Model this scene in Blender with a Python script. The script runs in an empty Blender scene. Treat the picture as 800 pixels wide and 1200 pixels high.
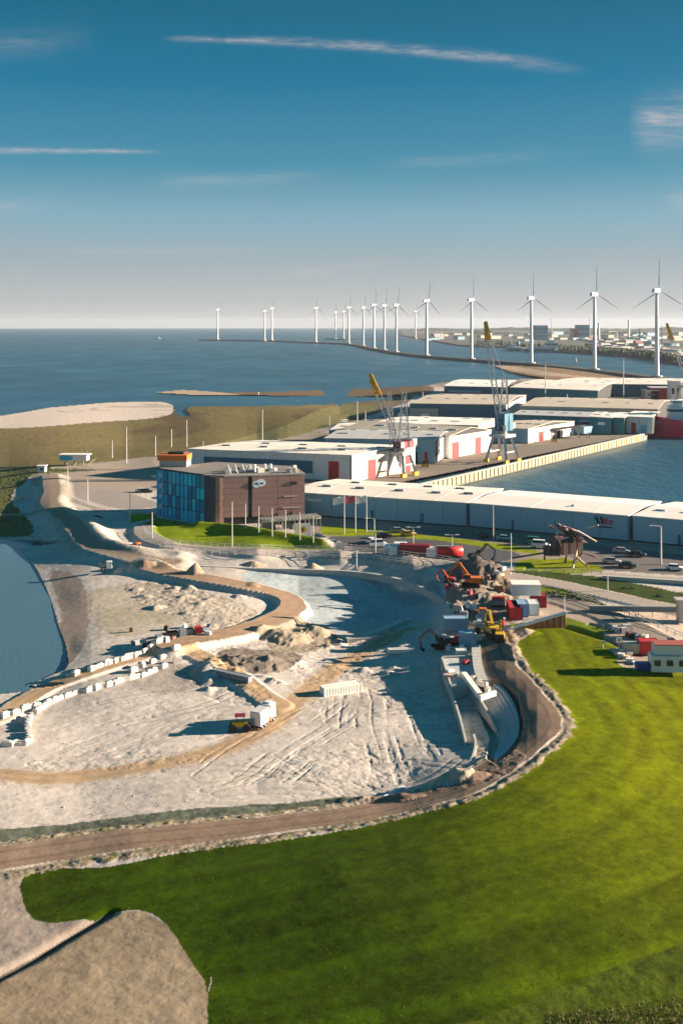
import bpy, bmesh, math, random
import numpy as np
from mathutils import Vector, Matrix
random.seed(7)
scene = bpy.context.scene
COL = scene.collection
R = math.radians

# ---------------------------------------------------------------- camera, sky, sun
HZ, F, H = 379.0, 1250.0, 60.0          # level camera 60 m up; F = focal length in photo pixels
cam_d = bpy.data.cameras.new('camera')
cam = bpy.data.objects.new('camera', cam_d); COL.objects.link(cam)
cam.location = (0, 0, H); cam.rotation_euler = (R(90), 0, 0)
cam_d.sensor_fit = 'VERTICAL'; cam_d.sensor_height = 24.0; cam_d.sensor_width = 16.0
cam_d.lens = 24.0 * F / 1200.0
cam_d.shift_y = -(600.0 - HZ) / 1200.0
cam_d.clip_start = 1.0; cam_d.clip_end = 120000.0
scene.camera = cam
scene.view_settings.view_transform = 'Standard'; scene.view_settings.look = 'None'
scene.view_settings.exposure = 2.42; scene.view_settings.gamma = 1.0

SUN_AZ, SUN_EL = R(9), R(14)            # azimuth from +X towards +Y
sdir = Vector((math.cos(SUN_EL)*math.cos(SUN_AZ), math.cos(SUN_EL)*math.sin(SUN_AZ), math.sin(SUN_EL)))
sl = bpy.data.lights.new('sun', 'SUN'); sl.energy = 3.45; sl.angle = R(0.5); sl.color = (1.0, 0.82, 0.64)
so = bpy.data.objects.new('sun', sl); COL.objects.link(so)
so.rotation_euler = sdir.to_track_quat('Z', 'Y').to_euler(); so.location = (300, 0, 200)

def lin(r, g, b):
    f = lambda c: (c/12.92 if c <= 0.04045 else ((c+0.055)/1.055)**2.4)
    return (f(r/255), f(g/255), f(b/255), 1.0)

class NT:
    """small helper for node trees"""
    def __init__(s, t): s.t = t; s.t.nodes.clear()
    def n(s, typ, **kw):
        nd = s.t.nodes.new(typ)
        for k, v in kw.items():
            if k == 'ins':
                for kk, vv in v.items():
                    if hasattr(vv, 'node') or isinstance(vv, bpy.types.NodeSocket): s.t.links.new(vv, nd.inputs[kk])
                    else: nd.inputs[kk].default_value = vv
            else: setattr(nd, k, v)
        return nd
    def m(s, op, a, b=None, c=None, clamp=False):
        nd = s.t.nodes.new('ShaderNodeMath'); nd.operation = op; nd.use_clamp = clamp
        for i, v in enumerate((a, b, c)):
            if v is None: continue
            if isinstance(v, (int, float)): nd.inputs[i].default_value = v
            else: s.t.links.new(v, nd.inputs[i])
        return nd.outputs[0]
    def mix(s, f, a, b, blend='MIX'):
        nd = s.t.nodes.new('ShaderNodeMixRGB'); nd.blend_type = blend
        for i, v in enumerate((f, a, b)):
            if isinstance(v, (int, float)) or isinstance(v, tuple): nd.inputs[i].default_value = v
            else: s.t.links.new(v, nd.inputs[i])
        return nd.outputs[0]

world = bpy.data.worlds.new('World'); scene.world = world; world.use_nodes = True
w = NT(world.node_tree)
tc = w.n('ShaderNodeTexCoord')
sep = w.n('ShaderNodeSeparateXYZ', ins={0: tc.outputs['Generated']})
X, Y, Z = sep.outputs
zc = w.m('MAXIMUM', Z, 0.0)
# the sky below the horizon goes on as the horizon
vec = w.n('ShaderNodeCombineXYZ', ins={0: X, 1: Y, 2: w.m('MAXIMUM', Z, 0.012)})
sky = w.n('ShaderNodeTexSky', sky_type='NISHITA', sun_disc=False, sun_elevation=SUN_EL, sun_rotation=R(90)-SUN_AZ,
          air_density=1.0, dust_density=1.2, ozone_density=3.0, altitude=60, ins={0: vec.outputs[0]})
ramp = w.n('ShaderNodeValToRGB', ins={0: zc})
el = ramp.color_ramp.elements
stops = [(0.0, (172,169,168)), (0.02, (162,163,164)), (0.06, (138,150,156)), (0.10, (112,147,160)), (0.145, (60,122,143)),
         (0.22, (6,99,127)), (0.28, (0,86,109)), (0.45, (0,88,114)), (1.0, (0,90,120))]
while len(el) < len(stops): el.new(0.5)
for e, (p, c) in zip(el, stops): e.position = p; e.color = lin(*c)
grad = w.mix(1.0, ramp.outputs[0], (0.25, 0.25, 0.25, 1), 'MULTIPLY')      # exposure 2 shows it 4x
skyc = w.mix(1.0, sky.outputs[0], (0.045, 0.075, 0.10, 1), 'MULTIPLY')
base = w.mix(0.03, grad, skyc)
# thin high clouds, drawn on the direction of view (azimuth, elevation tangents)
yy = w.m('MAXIMUM', Y, 0.05)
U = w.m('DIVIDE', X, yy); V = w.m('DIVIDE', Z, yy)
front = w.m('GREATER_THAN', Y, 0.05)
def cloud(u0, u1, cen, slope, curve, thick, spread, strength, nscale, seed, edge=0.05):
    """band from u0 to u1, centre line cen + slope*t + curve*t*t, half width thick + spread*t"""
    t = w.m('DIVIDE', w.m('SUBTRACT', U, u0), u1-u0)
    tt = w.m('MULTIPLY', t, t)
    c = w.m('ADD', w.m('ADD', w.m('MULTIPLY', t, slope), w.m('MULTIPLY', tt, curve)), cen)
    cv = w.n('ShaderNodeCombineXYZ', ins={0: w.m('MULTIPLY', U, nscale), 1: w.m('MULTIPLY', V, nscale*5), 2: seed})
    nz = w.n('ShaderNodeTexNoise', ins={'Vector': cv.outputs[0], 'Scale': 1.0, 'Detail': 6.0, 'Roughness': 0.65})
    nn = nz.outputs[0]
    c = w.m('ADD', c, w.m('MULTIPLY', w.m('SUBTRACT', nn, 0.5), thick*1.2))
    th = w.m('ADD', w.m('MULTIPLY', w.m('ABSOLUTE', t), spread), thick)
    d = w.m('DIVIDE', w.m('ABSOLUTE', w.m('SUBTRACT', V, c)), th)
    g = w.m('EXPONENT', w.m('MULTIPLY', w.m('MULTIPLY', d, d), -1.5))
    e1 = w.m('MULTIPLY', w.m('SMOOTH_MIN', w.m('DIVIDE', t, edge), 1.0, 0.3), 1.0, clamp=True)
    e2 = w.m('MULTIPLY', w.m('SMOOTH_MIN', w.m('DIVIDE', w.m('SUBTRACT', 1.0, t), edge*2), 1.0, 0.3), 1.0, clamp=True)
    cv2 = w.n('ShaderNodeCombineXYZ', ins={0: w.m('MULTIPLY', U, nscale*2.5), 1: w.m('MULTIPLY', V, nscale*26), 2: seed+3})
    nz2 = w.n('ShaderNodeTexNoise', ins={'Vector': cv2.outputs[0], 'Scale': 1.0, 'Detail': 5.0, 'Roughness': 0.7})
    nf = w.m('MULTIPLY', w.m('MULTIPLY', w.m('SUBTRACT', nn, 0.3), 3.0, clamp=True), w.m('ADD', w.m('MULTIPLY', w.m('SUBTRACT', nz2.outputs[0], .35), 2.6, clamp=True), .25), clamp=True)
    return w.m('MULTIPLY', w.m('MULTIPLY', w.m('MULTIPLY', g, nf), w.m('MULTIPLY', e1, e2)), strength)
def U_(px): return (px-400)/F
def V_(py): return (HZ-py)/F
cl = None
for args in [(U_(185), U_(690), V_(46), V_(44)-V_(46), V_(84)-V_(44), .0030, .004, .62, 30, 1.0, .12),
             (U_(-120), U_(200), V_(176), 0.0, V_(178)-V_(176), .0045, -.0025, .62, 22, 4.0, .08),
             (U_(160), U_(420), V_(215), V_(205)-V_(215), 0.0, .007, .002, .24, 14, 7.0, .3),
             (U_(420), U_(720), V_(195), V_(178)-V_(195), 0.0, .006, .004, .2, 14, 9.0, .3),
             (U_(-80), U_(120), V_(60), V_(45)-V_(60), 0.0, .014, .004, .18, 18, 12.0, .2),
             (U_(40), U_(340), V_(296), V_(292)-V_(296), 0.0, .003, .002, .30, 14, 15.0, .3),
             (U_(300), U_(480), V_(328), V_(302)-V_(328), 0.0, .004, .002, .28, 20, 19.0, .3),
             (U_(735), U_(980), V_(150), V_(110)-V_(150), 0.0, .024, .02, .6, 16, 22.0, .12),
             (U_(770), U_(960), V_(240), V_(215)-V_(240), 0.0, .012, .01, .38, 16, 25.0, .2),
             (U_(-60), U_(90), V_(248), V_(235)-V_(248), 0.0, .008, .002, .25, 12, 29.0, .3)]:
    c = cloud(*args)
    cl = c if cl is None else w.m('MAXIMUM', cl, c)
cl = w.m('MULTIPLY', cl, front)
base = w.mix(cl, base, tuple(0.25*v for v in lin(205,190,186)[:3]) + (1,))
bg = w.n('ShaderNodeBackground', ins={0: base, 1: 1.0})
out = w.n('ShaderNodeOutputWorld', ins={0: bg.outputs[0]})

# ---------------------------------------------------------------- helpers
def G(px, py, z=0.0):
    """the point of height z that the photograph shows at pixel px, py"""
    D = F*(H-z)/(py-HZ)
    return Vector(((px-400.0)*D/F, D, z))
def tag(o, label=None, cat=None, group=None, kind=None):
    if label: o['label'] = label
    if cat: o['category'] = cat
    if group: o['group'] = group
    if kind: o['kind'] = kind
    return o
def thing(name, label, cat, loc, rz=0.0, group=None):
    o = bpy.data.objects.new(name, None); COL.objects.link(o)
    o.location = loc; o.rotation_euler = (0, 0, rz); o.empty_display_size = 1.0
    return tag(o, label, cat, group)
def copy_tree(o, parent=None):
    c = o.copy(); COL.objects.link(c)
    if parent is not None: c.parent = parent
    for ch in list(o.children): copy_tree(ch, c)
    return c
class MB:
    def __init__(s): s.v = []; s.f = []; s.mi = []
    def add(s, vs, fs, mi=0):
        k = len(s.v); s.v += [tuple(v) for v in vs]; s.f += [tuple(k+i for i in f) for f in fs]; s.mi += [mi]*len(fs); return s
    def box(s, c, d, rz=0.0, mi=0, taper=1.0):
        x, y, z = d[0]/2, d[1]/2, d[2]/2; ca, sa = math.cos(rz), math.sin(rz); vs = []
        for sz in (-1, 1):
            t = taper if sz > 0 else 1.0
            for sx, sy in ((-1,-1),(1,-1),(1,1),(-1,1)):
                a, b = sx*x*t, sy*y*t
                vs.append((c[0]+a*ca-b*sa, c[1]+a*sa+b*ca, c[2]+sz*z))
        return s.add(vs, [(3,2,1,0),(4,5,6,7),(0,1,5,4),(1,2,6,5),(2,3,7,6),(3,0,4,7)], mi)
    def beam(s, p, q, w_, h_=None, mi=0):
        p, q = Vector(p), Vector(q); h_ = h_ or w_; d = (q-p)
        if d.length < 1e-6: return s
        d.normalize(); up = Vector((0,0,1)) if abs(d.z) < .95 else Vector((1,0,0))
        a = d.cross(up).normalized(); b = a.cross(d)
        vs = []
        for e in (p, q):
            for sx, sy in ((-1,-1),(1,-1),(1,1),(-1,1)): vs.append(e + a*(sx*w_/2) + b*(sy*h_/2))
        return s.add(vs, [(0,1,2,3),(7,6,5,4),(4,5,1,0),(5,6,2,1),(6,7,3,2),(7,4,0,3)], mi)
    def cone(s, p, q, r0, r1, n=8, mi=0):
        p, q = Vector(p), Vector(q); d = (q-p).normalized(); up = Vector((0,0,1)) if abs(d.z) < .95 else Vector((1,0,0))
        a = d.cross(up).normalized(); b = a.cross(d); vs = []
        for e, r in ((p, r0), (q, r1)):
            for i in range(n):
                t = 2*math.pi*i/n; vs.append(e + a*(r*math.cos(t)) + b*(r*math.sin(t)))
        fs = [(i, (i+1)%n, n+(i+1)%n, n+i) for i in range(n)] + [tuple(range(n-1,-1,-1)), tuple(range(n, 2*n))]
        return s.add(vs, fs, mi)
    def prism(s, pts, z0, z1, mi=0):
        """pts: counter-clockwise plan outline; z0, z1 numbers or lists"""
        n = len(pts); a = z0 if isinstance(z0, (list, tuple)) else [z0]*n; b = z1 if isinstance(z1, (list, tuple)) else [z1]*n
        area = sum(pts[i][0]*pts[(i+1)%n][1]-pts[(i+1)%n][0]*pts[i][1] for i in range(n))
        if area < 0: pts = list(reversed(pts)); a = list(reversed(a)); b = list(reversed(b))
        vs = [(p[0],p[1],a[i]) for i, p in enumerate(pts)] + [(p[0],p[1],b[i]) for i, p in enumerate(pts)]
        return s.add(vs, [(i,(i+1)%n,n+(i+1)%n,n+i) for i in range(n)] + [tuple(range(n-1,-1,-1)), tuple(range(n,2*n))], mi)
    def build(s, name, mats, parent=None, off=(0,0,0), smooth=False):
        me = bpy.data.meshes.new(name); o3 = Vector(off)
        me.from_pydata([tuple(Vector(v)-o3) for v in s.v], [], s.f)
        if not isinstance(mats, (list, tuple)): mats = [mats]
        for m_ in mats: me.materials.append(m_)
        if len(mats) > 1: me.polygons.foreach_set('material_index', s.mi)
        if smooth: me.polygons.foreach_set('use_smooth', [True]*len(s.f))
        me.update()
        o = bpy.data.objects.new(name, me); COL.objects.link(o)
        if parent is not None: o.parent = parent
        elif any(off): o.location = off
        return o
_mats = {}
def mat(name, color, rough=0.6, metal=0.0, var=0.12, scale=0.6, bump=0.0, bscale=4.0, spec=0.3, streak=0.0, emit=None):
    """painted / plain surface: base colour broken up by two noises, optional vertical dirt streaks"""
    if name in _mats: return _mats[name]
    m_ = bpy.data.materials.new(name); m_.use_nodes = True; t = NT(m_.node_tree)
    tcn = t.n('ShaderNodeTexCoord'); co = tcn.outputs['Object']
    n1 = t.n('ShaderNodeTexNoise', ins={'Vector': co, 'Scale': scale, 'Detail': 5.0, 'Roughness': 0.6})
    n2 = t.n('ShaderNodeTexNoise', ins={'Vector': co, 'Scale': scale*9, 'Detail': 2.0})
    f = t.m('ADD', t.m('MULTIPLY', t.m('SUBTRACT', n1.outputs[0], 0.5), 2.2*var), t.m('MULTIPLY', t.m('SUBTRACT', n2.outputs[0], 0.5), 1.0*var))
    if streak:
        mp = t.n('ShaderNodeMapping', ins={0: co}); mp.inputs['Scale'].default_value = (2.5, 2.5, 0.12)
        n3 = t.n('ShaderNodeTexNoise', ins={'Vector': mp.outputs[0], 'Scale': 1.0, 'Detail': 4.0})
        f = t.m('SUBTRACT', f, t.m('MULTIPLY', t.m('SUBTRACT', n3.outputs[0], 0.5, clamp=False), streak))
    g = t.m('ADD', f, 1.0)
    c = t.mix(1.0, tuple(color[:3]) + (1,), t.n('ShaderNodeCombineXYZ', ins={0: g, 1: g, 2: g}).outputs[0], 'MULTIPLY')
    b = t.n('ShaderNodeBsdfPrincipled', ins={'Base Color': c, 'Roughness': rough, 'Metallic': metal, 'Specular IOR Level': spec})
    if bump:
        nb = t.n('ShaderNodeTexNoise', ins={'Vector': co, 'Scale': bscale, 'Detail': 3.0})
        bn = t.n('ShaderNodeBump', ins={'Strength': 1.0, 'Distance': bump, 'Height': nb.outputs[0]})
        t.t.links.new(bn.outputs[0], b.inputs['Normal'])
    if emit:
        b.inputs['Emission Color'].default_value = emit[:3] + (1,); b.inputs['Emission Strength'].default_value = emit[3]
    t.n('ShaderNodeOutputMaterial', ins={0: b.outputs[0]})
    _mats[name] = m_; return m_
# ---------------------------------------------------------------- terrain
def hsh(ix, iy, s):
    h = (ix.astype(np.int64)*374761393 + iy.astype(np.int64)*668265263 + s*974634777) & 0x7fffffff
    h = ((h ^ (h >> 13))*1274126177) & 0x7fffffff
    return ((h ^ (h >> 16)) & 0xffff)/65535.0
def vnoise(x, y, s=0):
    ix, iy = np.floor(x), np.floor(y); fx, fy = x-ix, y-iy
    fx = fx*fx*(3-2*fx); fy = fy*fy*(3-2*fy)
    a, b = hsh(ix, iy, s), hsh(ix+1, iy, s); c, d = hsh(ix, iy+1, s), hsh(ix+1, iy+1, s)
    return (a+(b-a)*fx)*(1-fy) + (c+(d-c)*fx)*fy - 0.5
def fbm(x, y, o=4, s=0, g=0.5):
    r = 0; a = 1.0
    for i in range(o): r = r + a*vnoise(x, y, s+i*17); x = x*2.03+13.7; y = y*2.03+7.1; a *= g
    return r
def catmull(P, n=6, closed=True):
    P = [np.array(p, float) for p in P]; out = []; N = len(P)
    rng = range(N) if closed else range(N-1)
    for i in rng:
        if closed: p0, p1, p2, p3 = P[i-1], P[i], P[(i+1)%N], P[(i+2)%N]
        else: p0, p1, p2, p3 = P[max(i-1,0)], P[i], P[i+1], P[min(i+2,N-1)]
        for k in range(n):
            t = k/n; out.append(0.5*((2*p1)+(-p0+p2)*t+(2*p0-5*p1+4*p2-p3)*t*t+(-p0+3*p1-3*p2+p3)*t**3))
    if not closed: out.append(P[-1])
    return np.array(out)
def inside(px, py, poly):
    """boolean mask of points in polygon"""
    r = np.zeros(px.shape, bool); x0, y0 = poly.min(0); x1, y1 = poly.max(0)
    idx = np.nonzero((px >= x0) & (px <= x1) & (py >= y0) & (py <= y1))
    if len(idx[0]) == 0: return r
    a, b = px[idx], py[idx]; c = np.zeros(a.shape, bool); n = len(poly)
    for i in range(n):
        xa, ya = poly[i]; xb, yb = poly[(i+1)%n]
        if ya == yb: continue
        hit = ((ya > b) != (yb > b)) & (a < (xb-xa)*(b-ya)/(yb-ya)+xa)
        c ^= hit
    r[idx] = c; return r
def dist_line(x, y, line, maxd):
    """distance, parameter 0..1 and side (+ = left of the line's direction) to a polyline, in metres"""
    d = np.full(x.shape, 1e9); par = np.zeros(x.shape); sd = np.zeros(x.shape)
    x0, y0 = line.min(0)-maxd; x1, y1 = line.max(0)+maxd
    idx = np.nonzero((x >= x0) & (x <= x1) & (y >= y0) & (y <= y1))
    if len(idx[0]) == 0: return d, par, sd
    a, b = x[idx], y[idx]; dd = np.full(a.shape, 1e9); pp = np.zeros(a.shape); ss = np.zeros(a.shape); n = len(line)-1
    for i in range(n):
        ax, ay = line[i]; bx, by = line[i+1]; vx, vy = bx-ax, by-ay; L = vx*vx+vy*vy
        if L < 1e-9: continue
        t = np.clip(((a-ax)*vx+(b-ay)*vy)/L, 0, 1); ex, ey = a-(ax+t*vx), b-(ay+t*vy); q = np.sqrt(ex*ex+ey*ey)
        k = q < dd; dd[k] = q[k]; pp[k] = ((i+t)/n)[k]; ss[k] = np.sign(vx*ey-vy*ex)[k]
    d[idx] = dd; par[idx] = pp; sd[idx] = ss; return d, par, sd
def sstep(a, b, x):
    t = np.clip((x-a)/(b-a), 0, 1); return t*t*(3-2*t)

SEA = -3.5
ctrl = [  # px, py, height
 (-400,470,-3.1),(0,495,-2.9),(200,460,-2.8),(300,462,-2.7),(450,456,-2.5),(0,440,-3),(600,431,-2.7),(760,441,-2.6),(100,480,-2.5),(100,488,-2.6),(200,490,-3.1),(300,490,-3.2),(400,482,-3.2),(0,530,-3.0),(150,510,-3.0),(300,510,-2.6),
 (-400,545,-2.5),(0,545,-2.4),(45,552,0),(110,545,0),(180,540,0),(250,525,0),(330,515,0),(400,497,0),(470,475,0),(500,455,0),
 (640,445,0),(800,445,0),(1200,445,0),(600,500,0),(800,500,0),(1200,520,0),(450,550,0),(1200,600,0),(900,650,0),(700,600,0),(550,560,0),
 (300,580,0),(450,610,0),(180,575,0),(400,630,0),(560,640,0),(680,650,0),(800,660,0),(250,615,0.3),(110,585,0.3),
 (200,638,0.8),(300,646,1.0),(400,649,1.0),(480,656,1.0),(545,666,1.0),(620,676,0.6),(1200,680,0),
 (200,656,-0.6),(300,664,-1.0),(400,666,-1.2),(480,675,-1.3),(350,690,-3.3),(450,695,-4.6),(500,700,-4.8),(400,730,-4.7),(470,725,-5.0),
 (300,690,-2.2),(240,700,-1.8),(150,700,-1.8),(230,740,-2.0),(480,760,-3.0),(500,790,-2.6),
 (25,600,-1.5),(-50,590,-2.2),(40,622,-1.8),(60,610,0.2),(100,640,-0.5),(0,633,-3.0),(30,650,-3.0),(62,700,-3.0),(80,760,-2.9),(50,798,-2.9),(0,815,-2.9),
 (-60,640,-3.3),(-60,800,-3.3),(100,700,-2.0),(105,760,-2.2),(0,840,-2.0),(100,800,-2.0),(200,790,-1.9),(300,790,-1.9),
 (-60,900,-2.2),(100,860,-2.4),(250,860,-2.3),(100,930,-2.4),(300,920,-2.3),(400,870,-2.3),(450,830,-2.4),(500,860,-2.5),(480,910,-2.4),(430,930,-2.2),
 (535,860,-2.3),(545,820,-2.4),(560,860,-2.4),(570,830,-2.4),
 (560,760,-0.5),(590,790,0.35),(620,830,0.65),(628,860,0.65),(600,895,.5),(545,920,0),(500,937,-.6),(420,955,-1.0),(300,970,-1.2),(150,986,-1.3),(0,1006,-1.4),
 (560,690,0.4),(600,700,0.5),(545,715,-.5),(520,740,-1.6),(640,710,0.5),(575,745,0.2),
 (620,740,0.6),(700,740,0.6),(760,740,0.4),(720,700,0.3),(800,700,0.0),
 (660,780,0.5),(700,850,0.4),(800,850,-0.7),(900,850,-2.6),(740,900,0.6),(800,950,0.0),(680,950,0.9),(600,980,.9),(500,1000,.7),
 (400,1030,0.4),(300,1040,-.4),(200,1045,-1.1),(50,1050,-1.9),(700,1050,0.7),(500,1100,0.0),(350,1120,-.9),(250,1130,-1.5),(-60,1050,-2.0),
 (850,1030,0.2),(800,1100,-.6),(650,1140,-.8),(450,1190,-1.2),(150,1150,-1.9),(0,1200,-2.3),(800,1200,-.9),(300,1250,-1.6),(1300,1200,-2),(-400,1200,-2.5),
 (1300,900,-2),(-400,900,-2.4),(-400,650,-3.3),(-400,1500,-2.6),(400,1500,-1.6),(1300,1500,-2)]
_ca = np.array(ctrl, float)
def _k(dx, dy): return np.sqrt(dx*dx+dy*dy+0.004)
_kx, _ky = _ca[:,0]/100, _ca[:,1]/70
_A = _k(_kx[:,None]-_kx[None], _ky[:,None]-_ky[None]); _A = _A + np.eye(len(_kx))*0.0
_n = len(_kx); _M = np.zeros((_n+1, _n+1)); _M[:_n,:_n] = _A; _M[:_n,_n] = 1; _M[_n,:_n] = 1
_wt = np.linalg.solve(_M, np.append(_ca[:,2], 0))
def zbase(px, py):
    px = np.asarray(px, float); py = np.asarray(py, float); r = np.full(px.shape, _wt[_n])
    for i in range(_n): r = r + _wt[i]*_k(px/100-_kx[i], py/70-_ky[i])
    return r
# ---- the grid
cols = np.concatenate([np.linspace(-900,-70,20), np.arange(-62, 862, 1.3), np.linspace(872,2000,24)])
rows = np.concatenate([np.arange(425, 560, 0.9), np.arange(560, 1206, 1.15), np.linspace(1212, 1800, 24)])
PX, PY = np.meshgrid(cols, rows)
czx = np.linspace(-900, 2000, 240); czy = np.linspace(420, 1810, 400)
CX, CY = np.meshgrid(czx, czy); CZ = zbase(CX, CY)
def zb(px, py):
    px = np.asarray(px, float); py = np.asarray(py, float)
    u = np.clip((px-czx[0])/(czx[1]-czx[0]), 0, len(czx)-1.001); v = np.clip((py-czy[0])/(czy[1]-czy[0]), 0, len(czy)-1.001)
    i, j = u.astype(int), v.astype(int); a, b = u-i, v-j
    return (CZ[j,i]*(1-a)+CZ[j,i+1]*a)*(1-b) + (CZ[j+1,i]*(1-a)+CZ[j+1,i+1]*a)*b
PORT = catmull([(200,560),(262,526),(400,503),(470,478),(530,455),(600,446),(2000,446),(2000,640),(760,668),(600,660),(420,640),(300,610),(200,600)], 4)
Z0 = zb(PX, PY)
Z0 = np.where(inside(PX, PY, PORT), 0.0, Z0)                 # the port area is one level
ZB = Z0.copy()
DD = F*(H-Z0)/(PY-HZ)
# a column must come nearer the camera row by row
DD = np.minimum.accumulate(DD - np.arange(len(rows))[:,None]*1e-4, axis=0)
Z0 = H-DD*(PY-HZ)/F
WX = (PX-400)*DD/F; WY = DD
def ground(px, py):
    """ground point the photograph shows at px, py (before small relief)"""
    z = 0.0 if inside(np.array([float(px)]), np.array([float(py)]), PORT)[0] else float(zb(px, py))
    return G(px, py, z)
def wline(P, n=6):
    return np.array([[ground(a, b).x, ground(a, b).y] for a, b in catmull(P, n, closed=False)])

# ---- paint: every vertex gets a surface colour, a relief amplitude and a kind
C = np.zeros(PX.shape+(3,)); AMP = np.full(PX.shape, 0.10); KIND = np.zeros(PX.shape, int)
FUZ = np.zeros(PX.shape)            # 1 = vegetation
kinds = []
def kid(name):
    if name not in kinds: kinds.append(name)
    return kinds.index(name)
sc_ = (PY-HZ)/420.0
jx = fbm(WX*0.35, WY*0.35, 4, 3)*5*sc_; jy = fbm(WX*0.35+50, WY*0.35+9, 4, 5)*2.6*sc_
def put(msk, name, col, amp=None, fuz=0.0, w_=1.0):
    C[msk] = C[msk]*(1-w_) + np.array(col)*w_
    if name: KIND[msk] = kid(name)
    if amp is not None: AMP[msk] = amp
    FUZ[msk] = fuz
def poly(P, name, col, amp=None, fuz=0.0, jit=1.0, n=5, w_=1.0, smooth=True):
    q = catmull(P, n) if smooth else np.array(P, float)
    m_ = inside(PX+jx*jit, PY+jy*jit, q); put(m_, name, col, amp, fuz, w_); return m_
SAND = (.47,.415,.365); SANDY = (.43,.365,.30); OCH = (.40,.28,.175); BROWN = (.235,.165,.12); SPOIL = (.36,.29,.215)
ASPH = (.095,.095,.10); CONC = (.36,.32,.28); LIME = (.105,.120,.004); GREEN = (.050,.075,.006); MARSH = (.17,.125,.065); MUD = (.105,.115,.085)
put(np.ones(PX.shape, bool), 'sand_ground', SAND, 0.10)
# far flats and marsh
poly([(-900,440),(500,440),(480,470),(420,492),(330,512),(250,524),(180,536),(50,548),(-900,552)], 'tidal_marsh', MARSH, 0.10, .5, smooth=False)
m1 = inside(PX, PY, np.array([(-900,440),(520,440),(520,556),(-900,556)]))
v = fbm(WX*0.012, WY*0.006, 4, 11)
C[m1] = C[m1]*(1+0.7*v[m1])[:,None]; mm = m1 & (fbm(WX*0.02+7, WY*0.008, 3, 15) > .12); C[mm] = C[mm]*.6+np.array((.19,.17,.06))*.4
poly([(250,522),(330,500),(380,478),(430,474),(440,480),(390,498),(330,514)], 'tidal_marsh', (.20,.18,.075), .1, .5)
mb = poly([(-200,498),(0,486),(60,477),(130,471.5),(195,471),(203,478),(198,486),(170,491),(110,495),(50,500),(-40,504),(-300,512)], 'sand_bar', (.56,.47,.40), .12, jit=.5)
mm = mb & (np.abs(fbm(WX*0.012, WY*0.02, 3, 21)) < .035); C[mm] *= .72
poly([(178,459.5),(215,456.5),(262,460),(300,461.5),(262,463.5),(215,463)], 'sand_bar', (.40,.31,.22), .08, jit=.3)
poly([(262,459),(330,458.5),(430,455),(500,452),(500,462),(430,464),(340,463.8),(290,463)], 'tidal_marsh', (.16,.11,.07), .1, .5, jit=.3)
poly([(575,428),(640,430),(700,435),(760,441),(760,446),(640,445),(600,437)], 'sand_flat', (.25,.17,.105), .08, jit=.3)
poly([(575,428),(600,429),(650,437),(700,443),(640,440),(600,434)], 'sand_flat', (.40,.30,.21), .08, jit=.3)
# port ground
pm = inside(PX, PY, PORT); put(pm, 'port_ground', (.27,.225,.19), 0.0)
C[pm] *= (1+0.5*fbm(WX*0.03, WY*0.03, 4, 31)[pm])[:,None]
poly([(412,556),(470,548),(574,530),(680,505),(762,500),(756,509),(560,547),(492,562),(470,572),(420,572)], 'quay_apron', (.23,.195,.16), 0, jit=.2, smooth=False)
poly([(40,553),(110,545),(180,536),(200,560),(180,575),(60,580)], 'port_ground', (.33,.27,.22), .02)
poly([(84,573),(130,574),(165,582),(185,592),(150,597),(112,590),(88,582)], 'parking_lot', (.30,.26,.235), 0, jit=.3)
# marsh by the lake
poly([(-900,548),(48,549),(38,556),(30,565),(18,575),(15,590),(30,605),(40,618),(35,628),(0,629),(-900,632)], 'marsh_ground', (.115,.12,.045), .35, 1.0)
poly([(-900,548),(60,547),(60,549.5),(-900,552)], None, (.05,.06,.03), .2, 1.0, jit=.2, smooth=False)
# office lawns and verges
poly([(152,603),(178,600),(186,607),(152,613)], 'lawn', (.20,.24,.008), .03, 1.0, jit=.2, smooth=False)
poly([(158,616),(186,607),(245,617),(300,622),(345,630),(404,646),(404,651),(300,646),(215,641),(180,632)], 'lawn', (.15,.20,.008), .04, 1.0, jit=.2, smooth=False)
poly([(376,616),(460,622),(462,631),(400,628),(376,626)], 'lawn', (.20,.24,.008), .04, 1.0, jit=.2, smooth=False)
poly([(430,627),(470,624),(520,629),(600,639),(632,646),(632,650),(560,641),(500,635),(470,634)], 'lawn', (.20,.23,.01), .04, 1.0, jit=.2, smooth=False)
poly([(385,629),(440,627),(520,634),(600,646),(612,652),(560,665),(480,654),(398,650)], 'parking_lot', ASPH, 0, jit=.2, smooth=False)
poly([(480,619),(560,624),(660,634),(800,650),(1200,680),(1200,700),(700,668),(640,640),(520,629)], 'access_road', (.17,.15,.14), 0, jit=.2, smooth=False)
poly([(608,656),(660,654),(705,664),(707,672),(640,672),(600,668)], 'lawn', (.19,.22,.01), .05, 1.0, jit=.3, smooth=False)
poly([(580,668),(640,670),(706,676),(800,695),(1300,760),(1300,800),(830,716),(740,705),(680,693),(600,676)], 'grass_bank', (.045,.065,.02), .12, 1.0, jit=.5, smooth=False)  # dark green carries the bank's shade in the grass colour
poly([(596,676),(640,684),(690,695),(696,706),(668,704),(640,700),(615,692)], 'grass_bank', (.13,.16,.015), .12, 1.0, jit=.6)
poly([(640,692),(670,697),(706,706),(704,714),(672,711),(645,702)], 'grass_bank', (.05,.06,.025), .3, 1.0, jit=1)
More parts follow.
